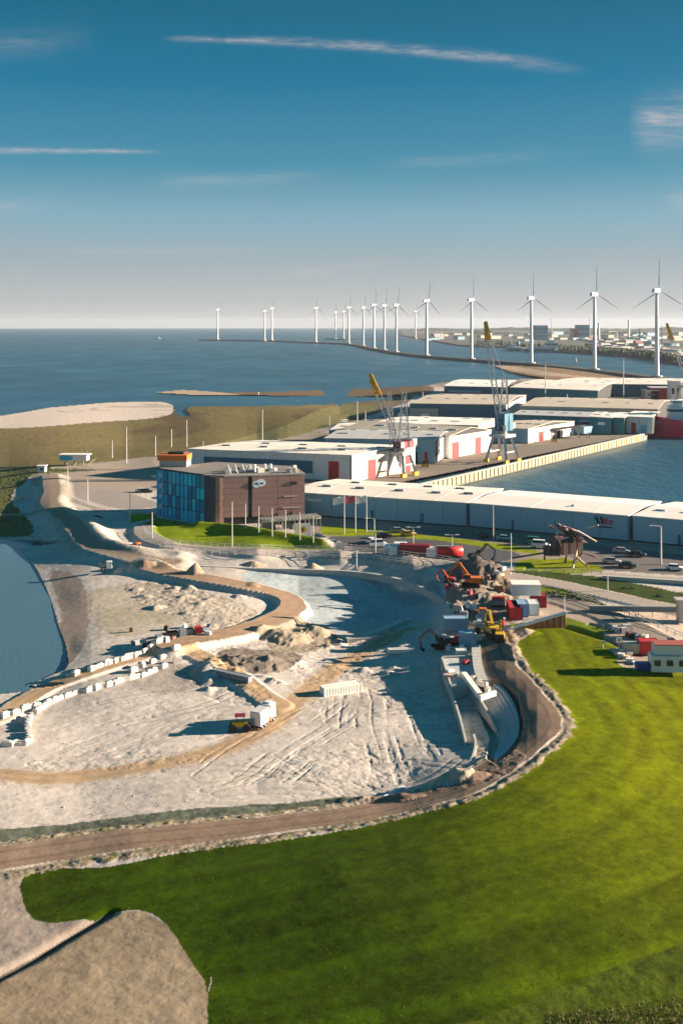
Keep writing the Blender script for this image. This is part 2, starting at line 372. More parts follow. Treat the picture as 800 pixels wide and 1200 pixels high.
# the site: yellowish and spoiled patches
poly([(110,690),(180,692),(235,712),(225,728),(170,742),(130,745),(108,720)], 'sand_ground', (.40,.345,.27), .12)
poly([(122,712),(180,716),(215,722),(170,732),(128,733)], None, (.33,.285,.20), .10, w_=.5)
poly([(150,684),(210,686),(260,700),(300,716),(290,735),(245,742),(200,720),(160,704)], 'spoil_ground', (.40,.34,.275), .42)
poly([(60,672),(95,680),(104,740),(80,780),(66,760),(72,720)], 'lake_beach', (.30,.235,.19), .06)
poly([(290,668),(400,669),(470,676),(515,690),(528,712),(500,728),(420,738),(360,750),(335,735),(350,715),(340,700),(300,690)], 'basin_floor', (.36,.40,.40), .10)  # grey-teal tint paints the basin's shade into the sand
poly([(470,740),(515,735),(520,770),(540,850),(548,885),(520,925),(470,928),(500,880),(515,830),(505,780),(440,770)], 'basin_floor', (.42,.38,.34), .07)
poly([(255,765),(290,760),(340,765),(355,772),(340,785),(300,790),(262,782)], 'clay_patch', (.20,.165,.135), .35)
poly([(150,780),(200,776),(240,790),(225,808),(180,812),(150,800)], 'sand_ground', (.36,.31,.27), .10)  # darker patch paints the heap's cast shadow on dry sand
poly([(330,725),(380,735),(400,752),(360,765),(320,762),(315,745)], 'clay_patch', (.27,.22,.17), .5)
poly([(0,972),(100,963),(200,951),(300,943),(420,933),(450,936),(420,944),(330,954),(200,965),(100,980),(0,992),(-200,1010),(-200,990)], 'mud_strip', MUD, .16, .5, jit=.6)
# lower left corner plots
poly([(-900,1000),(-60,1012),(28,1022),(34,1050),(42,1078),(120,1074),(70,1112),(0,1145),(-900,1400)], 'sand_plot', (.30,.245,.20), .12, jit=.6, smooth=False)
pf = poly([(28,1026),(120,1016),(200,1002),(260,994),(340,984),(420,970),(500,953),(560,934),(602,909),(640,882),(656,862),(658,840),(643,812),(626,792),(612,772),(604,757),(612,748),(628,742),(600,738),(604,730),(662,733),(700,745),(722,758),(722,775),(735,783),(765,787),(800,788),(840,790),(1000,794),(2000,810),(2000,1900),(200,1900),(243,1200),(246,1166),(226,1130),(194,1084),(172,1067),(130,1069),(115,1074),(42,1078)], 'grass_field', GREEN, .05, 1.0, n=4, jit=.5)
poly([(-900,1420),(0,1143),(70,1106),(122,1074),(132,1069),(172,1067),(194,1083),(229,1129),(249,1165),(246,1200),(240,1240),(160,1900),(-900,1900)], 'bare_plot', (.33,.25,.165), .10, jit=.6, smooth=False)
poly([(662,724),(700,733),(722,740),(735,752),(722,757),(690,746),(664,738)], 'grass_verge', (.13,.17,.012), .15, 1.0, jit=.5)
poly([(596,735),(612,732),(628,744),(605,752),(598,745)], 'sand_ground', (.42,.33,.25), .1)
poly([(640,706),(662,712),(700,722),(722,733),(708,735),(664,724),(604,728),(598,712)], 'site_yard', (.36,.29,.23), .06, jit=.4, smooth=False)
poly([(540,665),(600,672),(614,690),(600,712),(600,735),(575,745),(540,735),(520,712),(530,690)], 'site_yard', (.22,.17,.13), .35)
poly([(702,716),(740,715),(840,716),(900,740),(860,770),(800,748),(760,737),(720,725)], 'sand_ground', (.50,.39,.31), .06, jit=.3, smooth=False)
poly([(706,738),(740,744),(800,768),(1200,900),(1200,930),(800,790),(735,782),(716,772)], 'site_yard', (.34,.26,.20), .10, jit=.3, smooth=False)
# colour inside the field: sown in arcs, yellower to the right, coarser at the bottom edge
LR = wline([(-120,1020),(0,1006),(60,998),(150,985),(250,976),(330,966),(420,954),(500,936),(545,921),(590,894),(617,872),(632,856),(632,840),(617,818),(600,800),(588,785),(578,765),(572,748)], 8)
df, pf_, sf_ = dist_line(WX, WY, LR, 90.0)
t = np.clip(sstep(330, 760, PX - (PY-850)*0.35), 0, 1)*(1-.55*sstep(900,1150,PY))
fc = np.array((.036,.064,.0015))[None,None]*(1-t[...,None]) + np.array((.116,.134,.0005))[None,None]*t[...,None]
arc = (fbm(df*0.9, pf_*8, 3, 41)+.30*np.sin(df*1.55+1.5*fbm(df*.1, pf_*3, 2, 45)))*(sstep(3, 12, df))
fine = fbm(WX*1.6, WY*1.6, 3, 43); big = fbm(WX*0.09, WY*0.07, 4, 47)
fc = fc*(1+0.30*arc+0.30*fine+0.22*big)[...,None]
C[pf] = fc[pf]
for P, k in [([(440,1165),(560,1130),(680,1085),(760,1048),(860,1000)], .80), ([(560,1200),(650,1160),(740,1125),(860,1085)], 1.25), ([(250,1170),(420,1120),(560,1085),(700,1030)], 1.18)]:
    d_, _, _ = dist_line(WX, WY, wline(P), 6); g_ = np.exp(-(d_/1.2)**2); C[pf] *= (1+(k-1)*g_)[pf][:,None]
mm = pf & inside(PX, PY, np.array([(400,1215),(560,1196),(700,1140),(860,1085),(2000,1000),(2000,1900),(300,1900)]))
C[mm] = (np.array((.062,.082,.007))*(1+0.5*fbm(WX*2.2, WY*1.1, 3, 49)+.4*big)[...,None])[mm]; AMP[mm] = .12
mm = pf & (df < 7) & (PX < 300); C[mm] = C[mm]*.9
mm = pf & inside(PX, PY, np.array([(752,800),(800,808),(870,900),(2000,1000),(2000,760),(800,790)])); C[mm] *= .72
RELIEF = np.zeros(PX.shape)
def road(P, name, col, half, edge=None, raise_=0.0, slope=1.0, soft=.4, rut=0.0, amp=.03, n=7):
    """a track of half width half (m), raised by raise_ with side slopes of width slope"""
    L = wline(P, n); d_, p_, s_ = dist_line(WX + jx*.02, WY, L, half+slope+4); hw = half*(1+.18*fbm(WX*.2, WY*.2, 2, 77))
    if edge is not None:
        ecol, ew = edge; m_ = (d_ >= hw) & (d_ < hw+ew*(1+.9*fbm(WX*.6, WY*.6, 3, 71))); put(m_, None, ecol, .12)
    m_ = d_ < hw; put(m_, name, col, amp)
    if rut:
        a_ = np.abs(d_-hw*.45) < .28; C[m_ & a_] *= (1-rut)
        C[m_] *= (1+.22*fbm(WX*.5+p_*40, WY*.5, 3, 79)[m_])[:,None]
    if raise_:
        RELIEF[...] += raise_*(1-sstep(hw+.1, hw+slope, d_))
    return L, d_, s_
def ridge(P, half, hgt, rough=.4, n=6):
    d_, p_, s_ = dist_line(WX, WY, wline(P, n), half*2.2)
    RELIEF[...] += hgt*np.exp(-(d_/half)**2)*(1+rough*2*fbm(WX*.45, WY*.45, 4, 83))
def mound(px, py, rx, ry, hgt, rough=.35, col=None, name=None):
    c0 = ground(px, py); q = np.sqrt(((WX-c0.x)/rx)**2+((WY-c0.y)/ry)**2) + rough*fbm(WX*.5, WY*.5, 3, int(px))
    f_ = np.clip(1-q, 0, 1); RELIEF[...] += hgt*f_**.8*1.0
    if col is not None: put(q < 1.0, name, col, .18)
# inner tracks
road([(-60,905),(0,908),(60,912),(130,905),(200,893),(250,881),(290,865),(325,843),(350,818),(375,798),(400,780),(440,757),(480,738)], 'sand_track', OCH, 1.9, (SANDY, 1.2), rut=.12)
road([(-60,860),(0,842),(30,822),(60,806),(120,784),(160,772),(190,764),(222,765),(250,778),(285,800),(325,828)], 'sand_track', OCH, 2.0, None, rut=.12, raise_=.35, slope=1.0)
road([(168,668),(200,676),(240,683),(290,692),(325,700),(342,709),(342,719),(325,730),(300,740),(262,750),(225,757),(200,764)], 'sand_track', (.33,.225,.15), 2.7, None, raise_=1.2, slope=1.4, rut=.08)
road([(60,560),(62,580),(58,592),(70,606),(85,618),(105,642),(125,650),(165,660),(200,665)], 'sand_track', (.30,.23,.17), 2.6, (SANDY, 2), raise_=1.3, slope=5)
ridge([(98,605),(112,622),(130,640),(160,648),(210,654)], 3.2, 1.6, .04)
ridge([(235,618),(262,620),(300,625),(345,633),(378,639)], 3.0, 1.7, .03)
# roads with pavement
road([(168,618),(170,627),(185,636),(220,643),(300,648),(400,651),(450,655),(500,660),(550,668)], 'concrete_road', (.36,.31,.27), 2.6, (CONC, .4), raise_=.5, slope=1.5, amp=0)
road([(100,571),(85,566),(78,572),(80,582),(100,592),(130,599),(185,602)], 'concrete_road', (.30,.26,.22), 1.5, None, amp=0)
road([(590,675),(640,683),(700,696),(760,709),(830,722)], 'access_road', (.34,.29,.25), 3.0, (SANDY, .6), raise_=.4, slope=1.6, amp=0)
road([(648,702),(665,706),(700,718),(735,733),(775,752),(830,780)], 'access_road', (.235,.20,.17), 3.2, (SPOIL, .6), raise_=.3, slope=1.2, amp=0)
road([(700,672),(760,677),(830,682)], 'access_road', (.36,.31,.27), 2.2, None, amp=0)
road([(-300,606),(60,602),(120,598)], 'sand_track', (.33,.26,.19), 1.2, None)
# the ring road, its verge and spoil banks
L_, dr, sr = road([(-120,1020),(0,1006),(60,998),(150,985),(250,976),(330,966),(420,954),(500,936),(545,921),(590,894),(617,872),(632,856),(632,840),(617,818),(600,800),(588,785),(578,765),(572,748),(566,735)], 'dirt_road', BROWN, 2.8, None, rut=.22, amp=.05, raise_=.15, slope=.5)
hw = 2.9
out_ = (sr < 0)
nb = .6*fbm(WX*.9, WY*.9, 4, 91)
m_ = (dr >= hw) & (dr < hw+1.9+1.4*nb) & out_; put(m_, 'road_verge', (.27,.22,.16), .22, .3)
m_ = (dr >= hw) & (dr < hw+1.6+1.2*nb) & ~out_; put(m_, 'road_verge', (.34,.275,.20), .25, .2)
bank = np.exp(-((dr-hw-1.3)/.8)**2)*(1+1.6*nb); RELIEF += np.where(out_, .22*bank, 0)
RELIEF += np.where(~out_, .18*np.exp(-((dr-hw-.8)/.6)**2)*(1+2*nb), 0)
# light sand rim between ring road and terraces
m_ = inside(PX, PY, catmull([(548,742),(560,742),(572,775),(598,800),(613,830),(618,855),(606,878),(580,900),(545,918),(520,926),(524,916),(560,900),(590,878),(602,856),(600,832),(588,808),(560,785),(548,765)], 5)); put(m_ & (dr > hw+.5), 'road_verge', (.47,.39,.32), .10)
m_ = inside(PX+jx*.3, PY+jy*.3, catmull([(548,850),(562,862),(570,880),(560,893),(545,905),(556,885)], 5)); put(m_, 'spoil_ground', (.42,.35,.28), .35)
# heaps
mound(230,676,2.6,2.6,2.4,.2,(.36,.27,.19),'spoil_heap'); mound(366,668,2.6,2.2,2.0,.2,(.38,.29,.21),'spoil_heap')
mound(298,663,3.0,2.0,1.2,.2,(.38,.29,.21),'spoil_heap'); mound(168,670,3.0,1.6,1.3,.2)
mound(332,748,6.5,4.5,1.9,.4,(.30,.245,.18),'spoil_heap'); mound(368,742,4.5,3.5,1.7,.4,(.33,.27,.19),'spoil_heap')
mound(305,777,9,5,1.3,.4); mound(527,916,2.6,2.0,1.3,.4,(.42,.34,.26),'spoil_heap'); mound(552,912,2.6,2.0,.9,.4)
mound(430,940,5,1.2,.7,.4); mound(472,938,3,1.0,.7,.3); mound(470,745,7,2,1.0,.3); mound(470,760,7,1.2,.8,.3)
ridge([(512,690),(530,712),(532,735)], 3.0, 2.2, .2)
mound(560,672,8,5,4.0,.3,(.15,.12,.10),'spoil_heap'); mound(585,690,8,5,3.2,.3,(.22,.165,.12),'spoil_heap'); mound(556,702,7,6,3.2,.3,(.24,.20,.16),'spoil_heap'); mound(540,690,4,3,1.6,.3,(.2,.17,.14),'spoil_heap')
mound(600,765,1.6,6,.9,.5); mound(244,788,3.2,5,1.6,.15); mound(615,742,3,3,.8,.4)
for k in range(14):
    x_ = random.uniform(150, 300); y_ = random.uniform(688, 726); mound(x_, y_, random.uniform(1.0,2.4), random.uniform(.8,1.8), random.uniform(.3,1.0), .5)
for k in range(20):
    x_ = random.uniform(240, 330); y_ = random.uniform(772, 812); mound(x_, y_, random.uniform(.8,2), random.uniform(.6,1.5), random.uniform(.3,.8), .5)
for k in range(14):
    x_ = random.uniform(380, 470); y_ = random.uniform(745, 790); mound(x_, y_, random.uniform(.8,2.4), random.uniform(.5,1.1), random.uniform(.3,.7), .5)
# ditches
def ditch(P, half, dep, col=(.03,.035,.03)):
    d_, _, _ = dist_line(WX, WY, wline(P), half*3); RELIEF[...] -= dep*np.exp(-(d_/half)**2)
    m_ = d_ < half*.55; put(m_, None, col, .03, .2)
ditch([(-60,1172),(0,1143),(40,1122),(80,1098),(110,1080),(128,1070)], .7, .5, (.10,.085,.07))
ditch([(664,734),(690,742),(720,752),(745,766)], .9, 1.2, (.02,.04,.035)); ditch([(690,731),(722,738)], .5, .7)
# single wheel tracks wandering over the sand
_rs = np.random.RandomState(5)
for k in range(26):
    x0_, y0_ = _rs.uniform(30, 500), _rs.uniform(820, 950)
    if k % 3 == 0: x0_, y0_ = _rs.uniform(360, 520), _rs.uniform(690, 900)
    a_ = _rs.uniform(-.5, .5); ln_ = _rs.uniform(60, 190); c_ = _rs.uniform(-.4, .4)
    P_ = [(x0_+t_*ln_*math.cos(a_+c_*t_), y0_+t_*ln_*.35*math.sin(a_+c_*t_)-t_*ln_*.10) for t_ in (0,.33,.66,1)]
    d_, _, _ = dist_line(WX, WY, wline(P_, 5), 3); g_ = np.exp(-((d_-.85)/.26)**2)
    m_ = (KIND == kid('sand_ground')) | (KIND == kid('basin_floor')); RELIEF[m_] -= (.055*g_)[m_]; C[m_] *= (1-.16*g_)[m_][:,None]
# wheel tracks pressed into the sand
def tracks(P, ang, sp, dep, seed):
    m_ = inside(PX+jx, PY+jy, catmull(P, 5)); ca, sa = math.cos(ang), math.sin(ang)
    u_ = WX*ca+WY*sa + 1.6*fbm(WX*.05, WY*.05, 2, seed); v_ = -WX*sa+WY*ca
    k_ = vnoise(u_/sp, v_/14.0, seed)+.5; k2 = sstep(.60, .80, k_)
    RELIEF[m_] -= (dep*k2*(.6+vnoise(u_/sp*3, v_, seed+3)))[m_]
tracks([(380,812),(500,810),(515,850),(508,900),(440,925),(400,900),(385,860)], R(3), .62, .11, 101)
tracks([(380,812),(500,810),(515,830),(480,835),(390,830)], R(88), .6, .12, 103)
tracks([(250,880),(380,820),(420,850),(400,900),(300,920),(230,915)], R(-28), .6, .09, 105)
tracks([(330,880),(430,870),(450,930),(380,935),(300,930)], R(35), .6, .09, 107)
tracks([(40,960),(200,940),(330,930),(330,945),(200,955),(40,968)], R(82), .6, .06, 109)
tracks([(440,700),(520,700),(525,790),(500,860),(420,760)], R(20), 1.0, .06, 113)
tracks([(480,770),(520,770),(548,860),(540,915),(500,915)], R(80), 1.0, .05, 115)
tracks([(80,830),(250,830),(260,880),(90,890)], R(-40), 1.2, .06, 117)
# broken rough sand zones
for P, a_ in [([(30,860),(100,880),(180,890),(200,880),(120,875),(60,868)], .22), ([(340,885),(450,880),(500,900),(430,925),(350,915)], .26), ([(205,778),(300,800),(310,830),(240,815)], .28),
              ([(50,890),(120,895),(230,885),(230,890),(120,903),(30,900)], .25), ([(370,760),(470,750),(500,790),(420,800),(350,800)], .32), ([(500,925),(560,905),(600,880),(610,900),(540,925)], .3), ([(200,765),(330,750),(340,770),(250,785)], .3)]:
    m_ = inside(PX+jx, PY+jy, catmull(P, 5)); AMP[m_] = np.maximum(AMP[m_], a_)
# colour variation over the sand
ms = (KIND == kid('sand_ground')) | (KIND == kid('basin_floor')) | (KIND == kid('sand_plot')) | (KIND == kid('bare_plot')) | (KIND == kid('spoil_ground'))
C[ms] *= (1+.22*fbm(WX*.12, WY*.12, 4, 121)+.22*fbm(WX*.9, WY*.9, 3, 123))[ms][:,None]
mm = (KIND == kid('bare_plot')) & (fbm(WX*.4, WY*.35, 4, 127) > .16); C[mm] *= .84
mv = (KIND == kid('road_verge')) | (KIND == kid('mud_strip')); C[mv] *= (1+.6*fbm(WX*1.3, WY*1.3, 3, 131))[mv][:,None]
mm = (KIND == kid('road_verge')) & (fbm(WX*.8, WY*.8, 3, 133) > .12) & (PX < 520); C[mm] = C[mm]*.45+np.array((.09,.10,.03))*.55
mm = (FUZ > .4); C[mm] *= (1+.35*fbm(WX*.7, WY*.7, 3, 137))[mm][:,None]
C = np.clip(C, 0.002, .9)
# relief
ng = np.clip(70*1.0/np.maximum(WY,60)*2.4, .25, 1)
rel = RELIEF + .34*AMP*(1.3*fbm(WX*.8, WY*.8, 4, 141, .6) + 1.0*fbm(WX*.16, WY*.16, 3, 143))
LAKE = catmull([(-900,628),(0,631),(22,644),(42,668),(57,700),(68,735),(77,762),(77,782),(60,791),(30,803),(0,813),(-900,900)], 5)
ml = inside(PX, PY, LAKE); rel[ml] = -.8; put(ml, 'lake_bed', (.10,.10,.09))
mt = inside(PX, PY, np.array([(556,798),(584,797),(606,815),(613,845),(610,866),(598,884),(580,896),(570,890),(575,865),(566,845),(556,822)])); rel[mt] -= 1.3
RZ = Z0+rel
# land outline, without the dock and the sea
LAND = np.array([(-900,512),(-300,512),(-40,499),(0,487),(60,477),(130,471),(190,470),(203,474),(206,482),(213,489),(222,486),(216,480),(222,476),(300,475.5),(380,474),(430,470),(470,466),(478,462),(420,465),(340,464),(290,463.4),(230,463.4),(190,461),(178,459.5),(215,456.3),(262,459.3),(330,458.5),(430,455),(500,451.5),(520,447),(600,444),(640,443.5),(600,437),(575,428),(640,429),(700,434),(760,440),(800,443),(2000,446),(2000,1900),(-900,1900)])
DOCK = np.array([(492,561),(755,508),(765,502),(790,498),(2000,488),(2000,650),(860,626),(778,617),(590,602),(480,594),(430,590),(385,583),(440,572)])
land = inside(PX, PY, LAND) & ~inside(PX, PY, DOCK)
RZ[1:-1,1:-1] = RZ[1:-1,1:-1]
# normals of the whole sheet, so that its pieces meet without a seam
V3 = np.stack([WX, WY, RZ], -1)
du = np.zeros_like(V3); dv = np.zeros_like(V3)
du[:,1:-1] = V3[:,2:]-V3[:,:-2]; du[:,0] = V3[:,1]-V3[:,0]; du[:,-1] = V3[:,-1]-V3[:,-2]
dv[1:-1] = V3[2:]-V3[:-2]; dv[0] = V3[1]-V3[0]; dv[-1] = V3[-1]-V3[-2]
NN = np.cross(dv, du); NN = NN/np.maximum(np.linalg.norm(NN, axis=-1, keepdims=True), 1e-9); NN[NN[...,2] < 0] *= -1
def ground_material():
    m_ = bpy.data.materials.new('ground'); m_.use_nodes = True; t = NT(m_.node_tree)
    at = t.n('ShaderNodeAttribute', attribute_name='Col'); af = t.n('ShaderNodeAttribute', attribute_name='veg')
    ge = t.n('ShaderNodeNewGeometry'); P_ = ge.outputs['Position']
    n1 = t.n('ShaderNodeTexNoise', ins={'Vector': P_, 'Scale': 1.1, 'Detail': 6.0, 'Roughness': .65})
    n2 = t.n('ShaderNodeTexNoise', ins={'Vector': P_, 'Scale': 4.5, 'Detail': 5.0, 'Roughness': .7})
    f = t.m('ADD', t.m('MULTIPLY', t.m('SUBTRACT', n1.outputs[0], .5), .45), t.m('MULTIPLY', t.m('SUBTRACT', n2.outputs[0], .5), .6))
    f = t.m('ADD', t.m('MULTIPLY', f, t.m('ADD', t.m('MULTIPLY', af.outputs['Fac'], 1.0), 1.0)), 1.0)
    c = t.mix(1.0, at.outputs['Color'], t.n('ShaderNodeCombineXYZ', ins={0: f, 1: f, 2: f}).outputs[0], 'MULTIPLY')
    bh = t.m('ADD', t.m('MULTIPLY', n1.outputs[0], .6), t.m('MULTIPLY', n2.outputs[0], .4))
    bn = t.n('ShaderNodeBump', ins={'Strength': .7, 'Distance': .055, 'Height': bh})
    b = t.n('ShaderNodeBsdfPrincipled', ins={'Base Color': c, 'Roughness': .95, 'Specular IOR Level': .03, 'Normal': bn.outputs[0]})
    t.n('ShaderNodeOutputMaterial', ins={0: b.outputs[0]}); return m_
GM = ground_material()
nr, nc = PX.shape
idx = np.arange(nr*nc).reshape(nr, nc)
qa = np.stack([idx[1:,:-1], idx[1:,1:], idx[:-1,1:], idx[:-1,:-1]], -1).reshape(-1, 4)
lf = land.ravel(); keep = lf[qa].all(1)
fk = KIND.ravel()[qa[:,0]]
Vf = V3.reshape(-1, 3); Nf = NN.reshape(-1, 3); Cf = C.reshape(-1, 3); Ff = FUZ.ravel()
def grid_piece(name, faces):
    u_, inv = np.unique(faces, return_inverse=True); inv = inv.reshape(faces.shape)
    me = bpy.data.meshes.new(name); me.vertices.add(len(u_)); me.vertices.foreach_set('co', Vf[u_].astype(np.float32).ravel())
    n = len(faces); me.loops.add(n*4); me.loops.foreach_set('vertex_index', inv.astype(np.int32).ravel())
    me.polygons.add(n); me.polygons.foreach_set('loop_start', np.arange(0, n*4, 4, dtype=np.int32))
    me.polygons.foreach_set('use_smooth', np.ones(n, bool))
    me.update(calc_edges=True)
    ca = me.color_attributes.new('Col', 'FLOAT_COLOR', 'POINT'); ca.data.foreach_set('color', np.concatenate([Cf[u_], np.ones((len(u_),1))], 1).astype(np.float32).ravel())
    va = me.attributes.new('veg', 'FLOAT', 'POINT'); va.data.foreach_set('value', Ff[u_].astype(np.float32))
    me.normals_split_custom_set_from_vertices(Nf[u_].astype(np.float32))
    me.materials.append(GM)
    o = bpy.data.objects.new(name, me); COL.objects.link(o); return tag(o, kind='structure')
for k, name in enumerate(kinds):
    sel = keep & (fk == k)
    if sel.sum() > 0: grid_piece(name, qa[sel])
def gz(px, py):
    """ground point with the relief"""
    i = int(np.argmin(np.abs(rows-py))); j = int(np.argmin(np.abs(cols-px)))
    return Vector((WX[i,j], WY[i,j], RZ[i,j]))
def gw(x, y):
    """height of the ground at world x, y"""
    px = 400+F*x/y; j = int(np.clip(np.argmin(np.abs(cols-px)), 0, nc-1)); i = int(np.argmin(np.abs(WY[:,j]-y))); return float(RZ[i,j])

# ---------------------------------------------------------------- water
REARTH = 6.37e6
def water_material(name, deep, rough, bs, bd):
    m_ = bpy.data.materials.new(name); m_.use_nodes = True; t = NT(m_.node_tree)
    ge = t.n('ShaderNodeNewGeometry'); P_ = ge.outputs['Position']
    mp = t.n('ShaderNodeMapping', ins={0: P_}); mp.inputs['Scale'].default_value = (1.0, .55, 1.0); mp.inputs['Rotation'].default_value = (0, 0, .5)
    n1 = t.n('ShaderNodeTexNoise', ins={'Vector': mp.outputs[0], 'Scale': bs, 'Detail': 6.0, 'Roughness': .6})
    n0 = t.n('ShaderNodeTexNoise', ins={'Vector': P_, 'Scale': .004, 'Detail': 4.0})
    v_ = t.m('ADD', t.m('MULTIPLY', n0.outputs[0], 1.3), .35)
    n9 = t.n('ShaderNodeTexNoise', ins={'Vector': mp.outputs[0], 'Scale': .018, 'Detail': 3.0}); rv = t.m('ADD', t.m('MULTIPLY', n9.outputs[0], .35), rough-.17)
    c = t.mix(1.0, deep + (1,), t.n('ShaderNodeCombineXYZ', ins={0: v_, 1: v_, 2: v_}).outputs[0], 'MULTIPLY')
    bn = t.n('ShaderNodeBump', ins={'Strength': 1.0, 'Distance': bd, 'Height': n1.outputs[0]})
    b = t.n('ShaderNodeBsdfPrincipled', ins={'Base Color': c, 'Roughness': rv, 'IOR': 1.33, 'Specular IOR Level': .5, 'Normal': bn.outputs[0]})
    t.n('ShaderNodeOutputMaterial', ins={0: b.outputs[0]}); return m_
WSEA = water_material('sea_water', (.020,.088,.135), .38, .16, .7)
WDOCK = WSEA
rr = list(np.geomspace(285, 30000, 90)); na = 240
vs = []; fs = []
for r_ in rr:
    for a in range(na):
        t_ = 2*math.pi*a/na; vs.append((r_*math.cos(t_), r_*math.sin(t_), SEA-r_*r_/(2*REARTH)))
for k in range(len(rr)-1):
    for a in range(na):
        b0 = k*na; b1 = b0+na; fs.append((b0+a, b1+a, b1+(a+1)%na, b0+(a+1)%na))
sea = MB(); sea.v = vs; sea.f = fs; sea.mi = [0]*len(fs)
tag(sea.build('sea', WSEA, smooth=True), kind='structure')
WLAKE = water_material('lake_water', (.075,.15,.19), .22, 1.0, .05)
lk = [G(a, b, -3.0) for a, b in [(-900,622),(20,622),(90,680),(110,760),(90,800),(0,822),(-900,1000)]]
lm = MB(); lm.add([(p.x, p.y, -3.05) for p in lk], [tuple(range(len(lk)-1,-1,-1))])
tag(lm.build('lake_water', WLAKE), kind='structure')
# ---------------------------------------------------------------- materials of the objects
M = dict(
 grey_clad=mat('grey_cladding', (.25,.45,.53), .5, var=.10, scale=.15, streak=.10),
 white_clad=mat('white_cladding', (.74,.71,.66), .5, var=.10, scale=.15, streak=.12),
 cream_clad=mat('cream_cladding', (.50,.45,.36), .55, var=.12, scale=.15, streak=.12),
 teal_clad=mat('teal_cladding', (.02,.20,.25), .5, var=.12, scale=.15, streak=.10),
 navy_clad=mat('navy_cladding', (.018,.14,.20), .5, var=.15, scale=.15, streak=.10),
 roof_cream=mat('cream_roof_sheet', (.80,.71,.60), .7, var=.20, scale=.09, streak=.0),
 roof_tan=mat('tan_roof_sheet', (.52,.44,.345), .8, var=.18, scale=.05),
 roof_grey=mat('grey_roof_sheet', (.46,.45,.43), .75, var=.15, scale=.05),
 roof_white=mat('white_roof_sheet', (.86,.78,.69), .7, var=.18, scale=.09),
 dark=mat('dark_recess', (.025,.028,.03), .7), glass=mat('window_glass', (.012,.03,.045), .08, spec=.6, var=.05),
 red=mat('red_door', (.45,.03,.035), .5, var=.10), dred=mat('dark_red_paint', (.22,.012,.02), .45, var=.12),
 brick=mat('brown_brick', (.30,.185,.16), .85, var=.14, scale=.35, bump=.03, bscale=3),
 bglass=mat('blue_facade_glass', (.006,.40,.62), .22, spec=.4, var=.10, scale=.3), orange=mat('orange_panel', (.72,.17,.03), .55),
 conc=mat('concrete', (.44,.42,.38), .9, var=.18, scale=.5, bump=.02), conc2=mat('weathered_concrete', (.44,.44,.43), .9, var=.25, scale=.6, bump=.03),
 white=mat('white_paint', (.70,.70,.68), .45, var=.05), steel=mat('galvanised_steel', (.42,.42,.41), .45, metal=.3, var=.1), lsteel=mat('light_steel', (.55,.55,.54), .5, var=.08),
 yellow=mat('yellow_paint', (.62,.36,.02), .5, var=.12), orang=mat('orange_machine_paint', (.60,.16,.02), .5, var=.15), redp=mat('red_paint', (.50,.03,.025), .4, var=.12),
 tyre=mat('black_rubber', (.02,.02,.022), .85), black=mat('black_paint', (.02,.022,.025), .5), blue=mat('blue_paint', (.02,.06,.25), .5),
 fender=mat('cream_quay_panel', (.47,.40,.24), .8, var=.25, scale=.4), quayw=mat('quay_wall_concrete', (.20,.17,.12), .9, var=.3, scale=.4),
 rust=mat('rusty_sheet_pile', (.30,.12,.06), .85, var=.35, scale=1.2), timber=mat('weathered_timber', (.17,.085,.07), .8, var=.35, scale=1.5), ptimber=mat('pale_timber', (.60,.42,.32), .8, var=.3, scale=1.5),
 leaf=mat('dark_leaves', (.035,.060,.028), .85, var=.5, scale=.02), rock=mat('dark_rock', (.055,.055,.05), .9, var=.3, scale=.05),
 silver=mat('silver_car_paint', (.45,.46,.48), .3, metal=.4, var=.03), dcar=mat('dark_car_paint', (.03,.035,.045), .3, var=.05), green=mat('green_paint', (.02,.16,.10), .4, var=.08), grey=mat('grey_paint', (.22,.24,.26), .5, var=.1),
 lblue=mat('light_blue_paint', (.25,.40,.50), .5, var=.1), reed=mat('dry_reed', (.22,.19,.08), .9, var=.4, scale=2), blade=mat('blade_paint', (.72,.75,.77), .4, var=.03), logo=mat('white_sign_panel', (.75,.80,.85), .4, var=.02), pink=mat('pink_red_sign', (.45,.10,.14), .5, var=.1), slate=mat('slate_sign', (.02,.05,.09), .5))

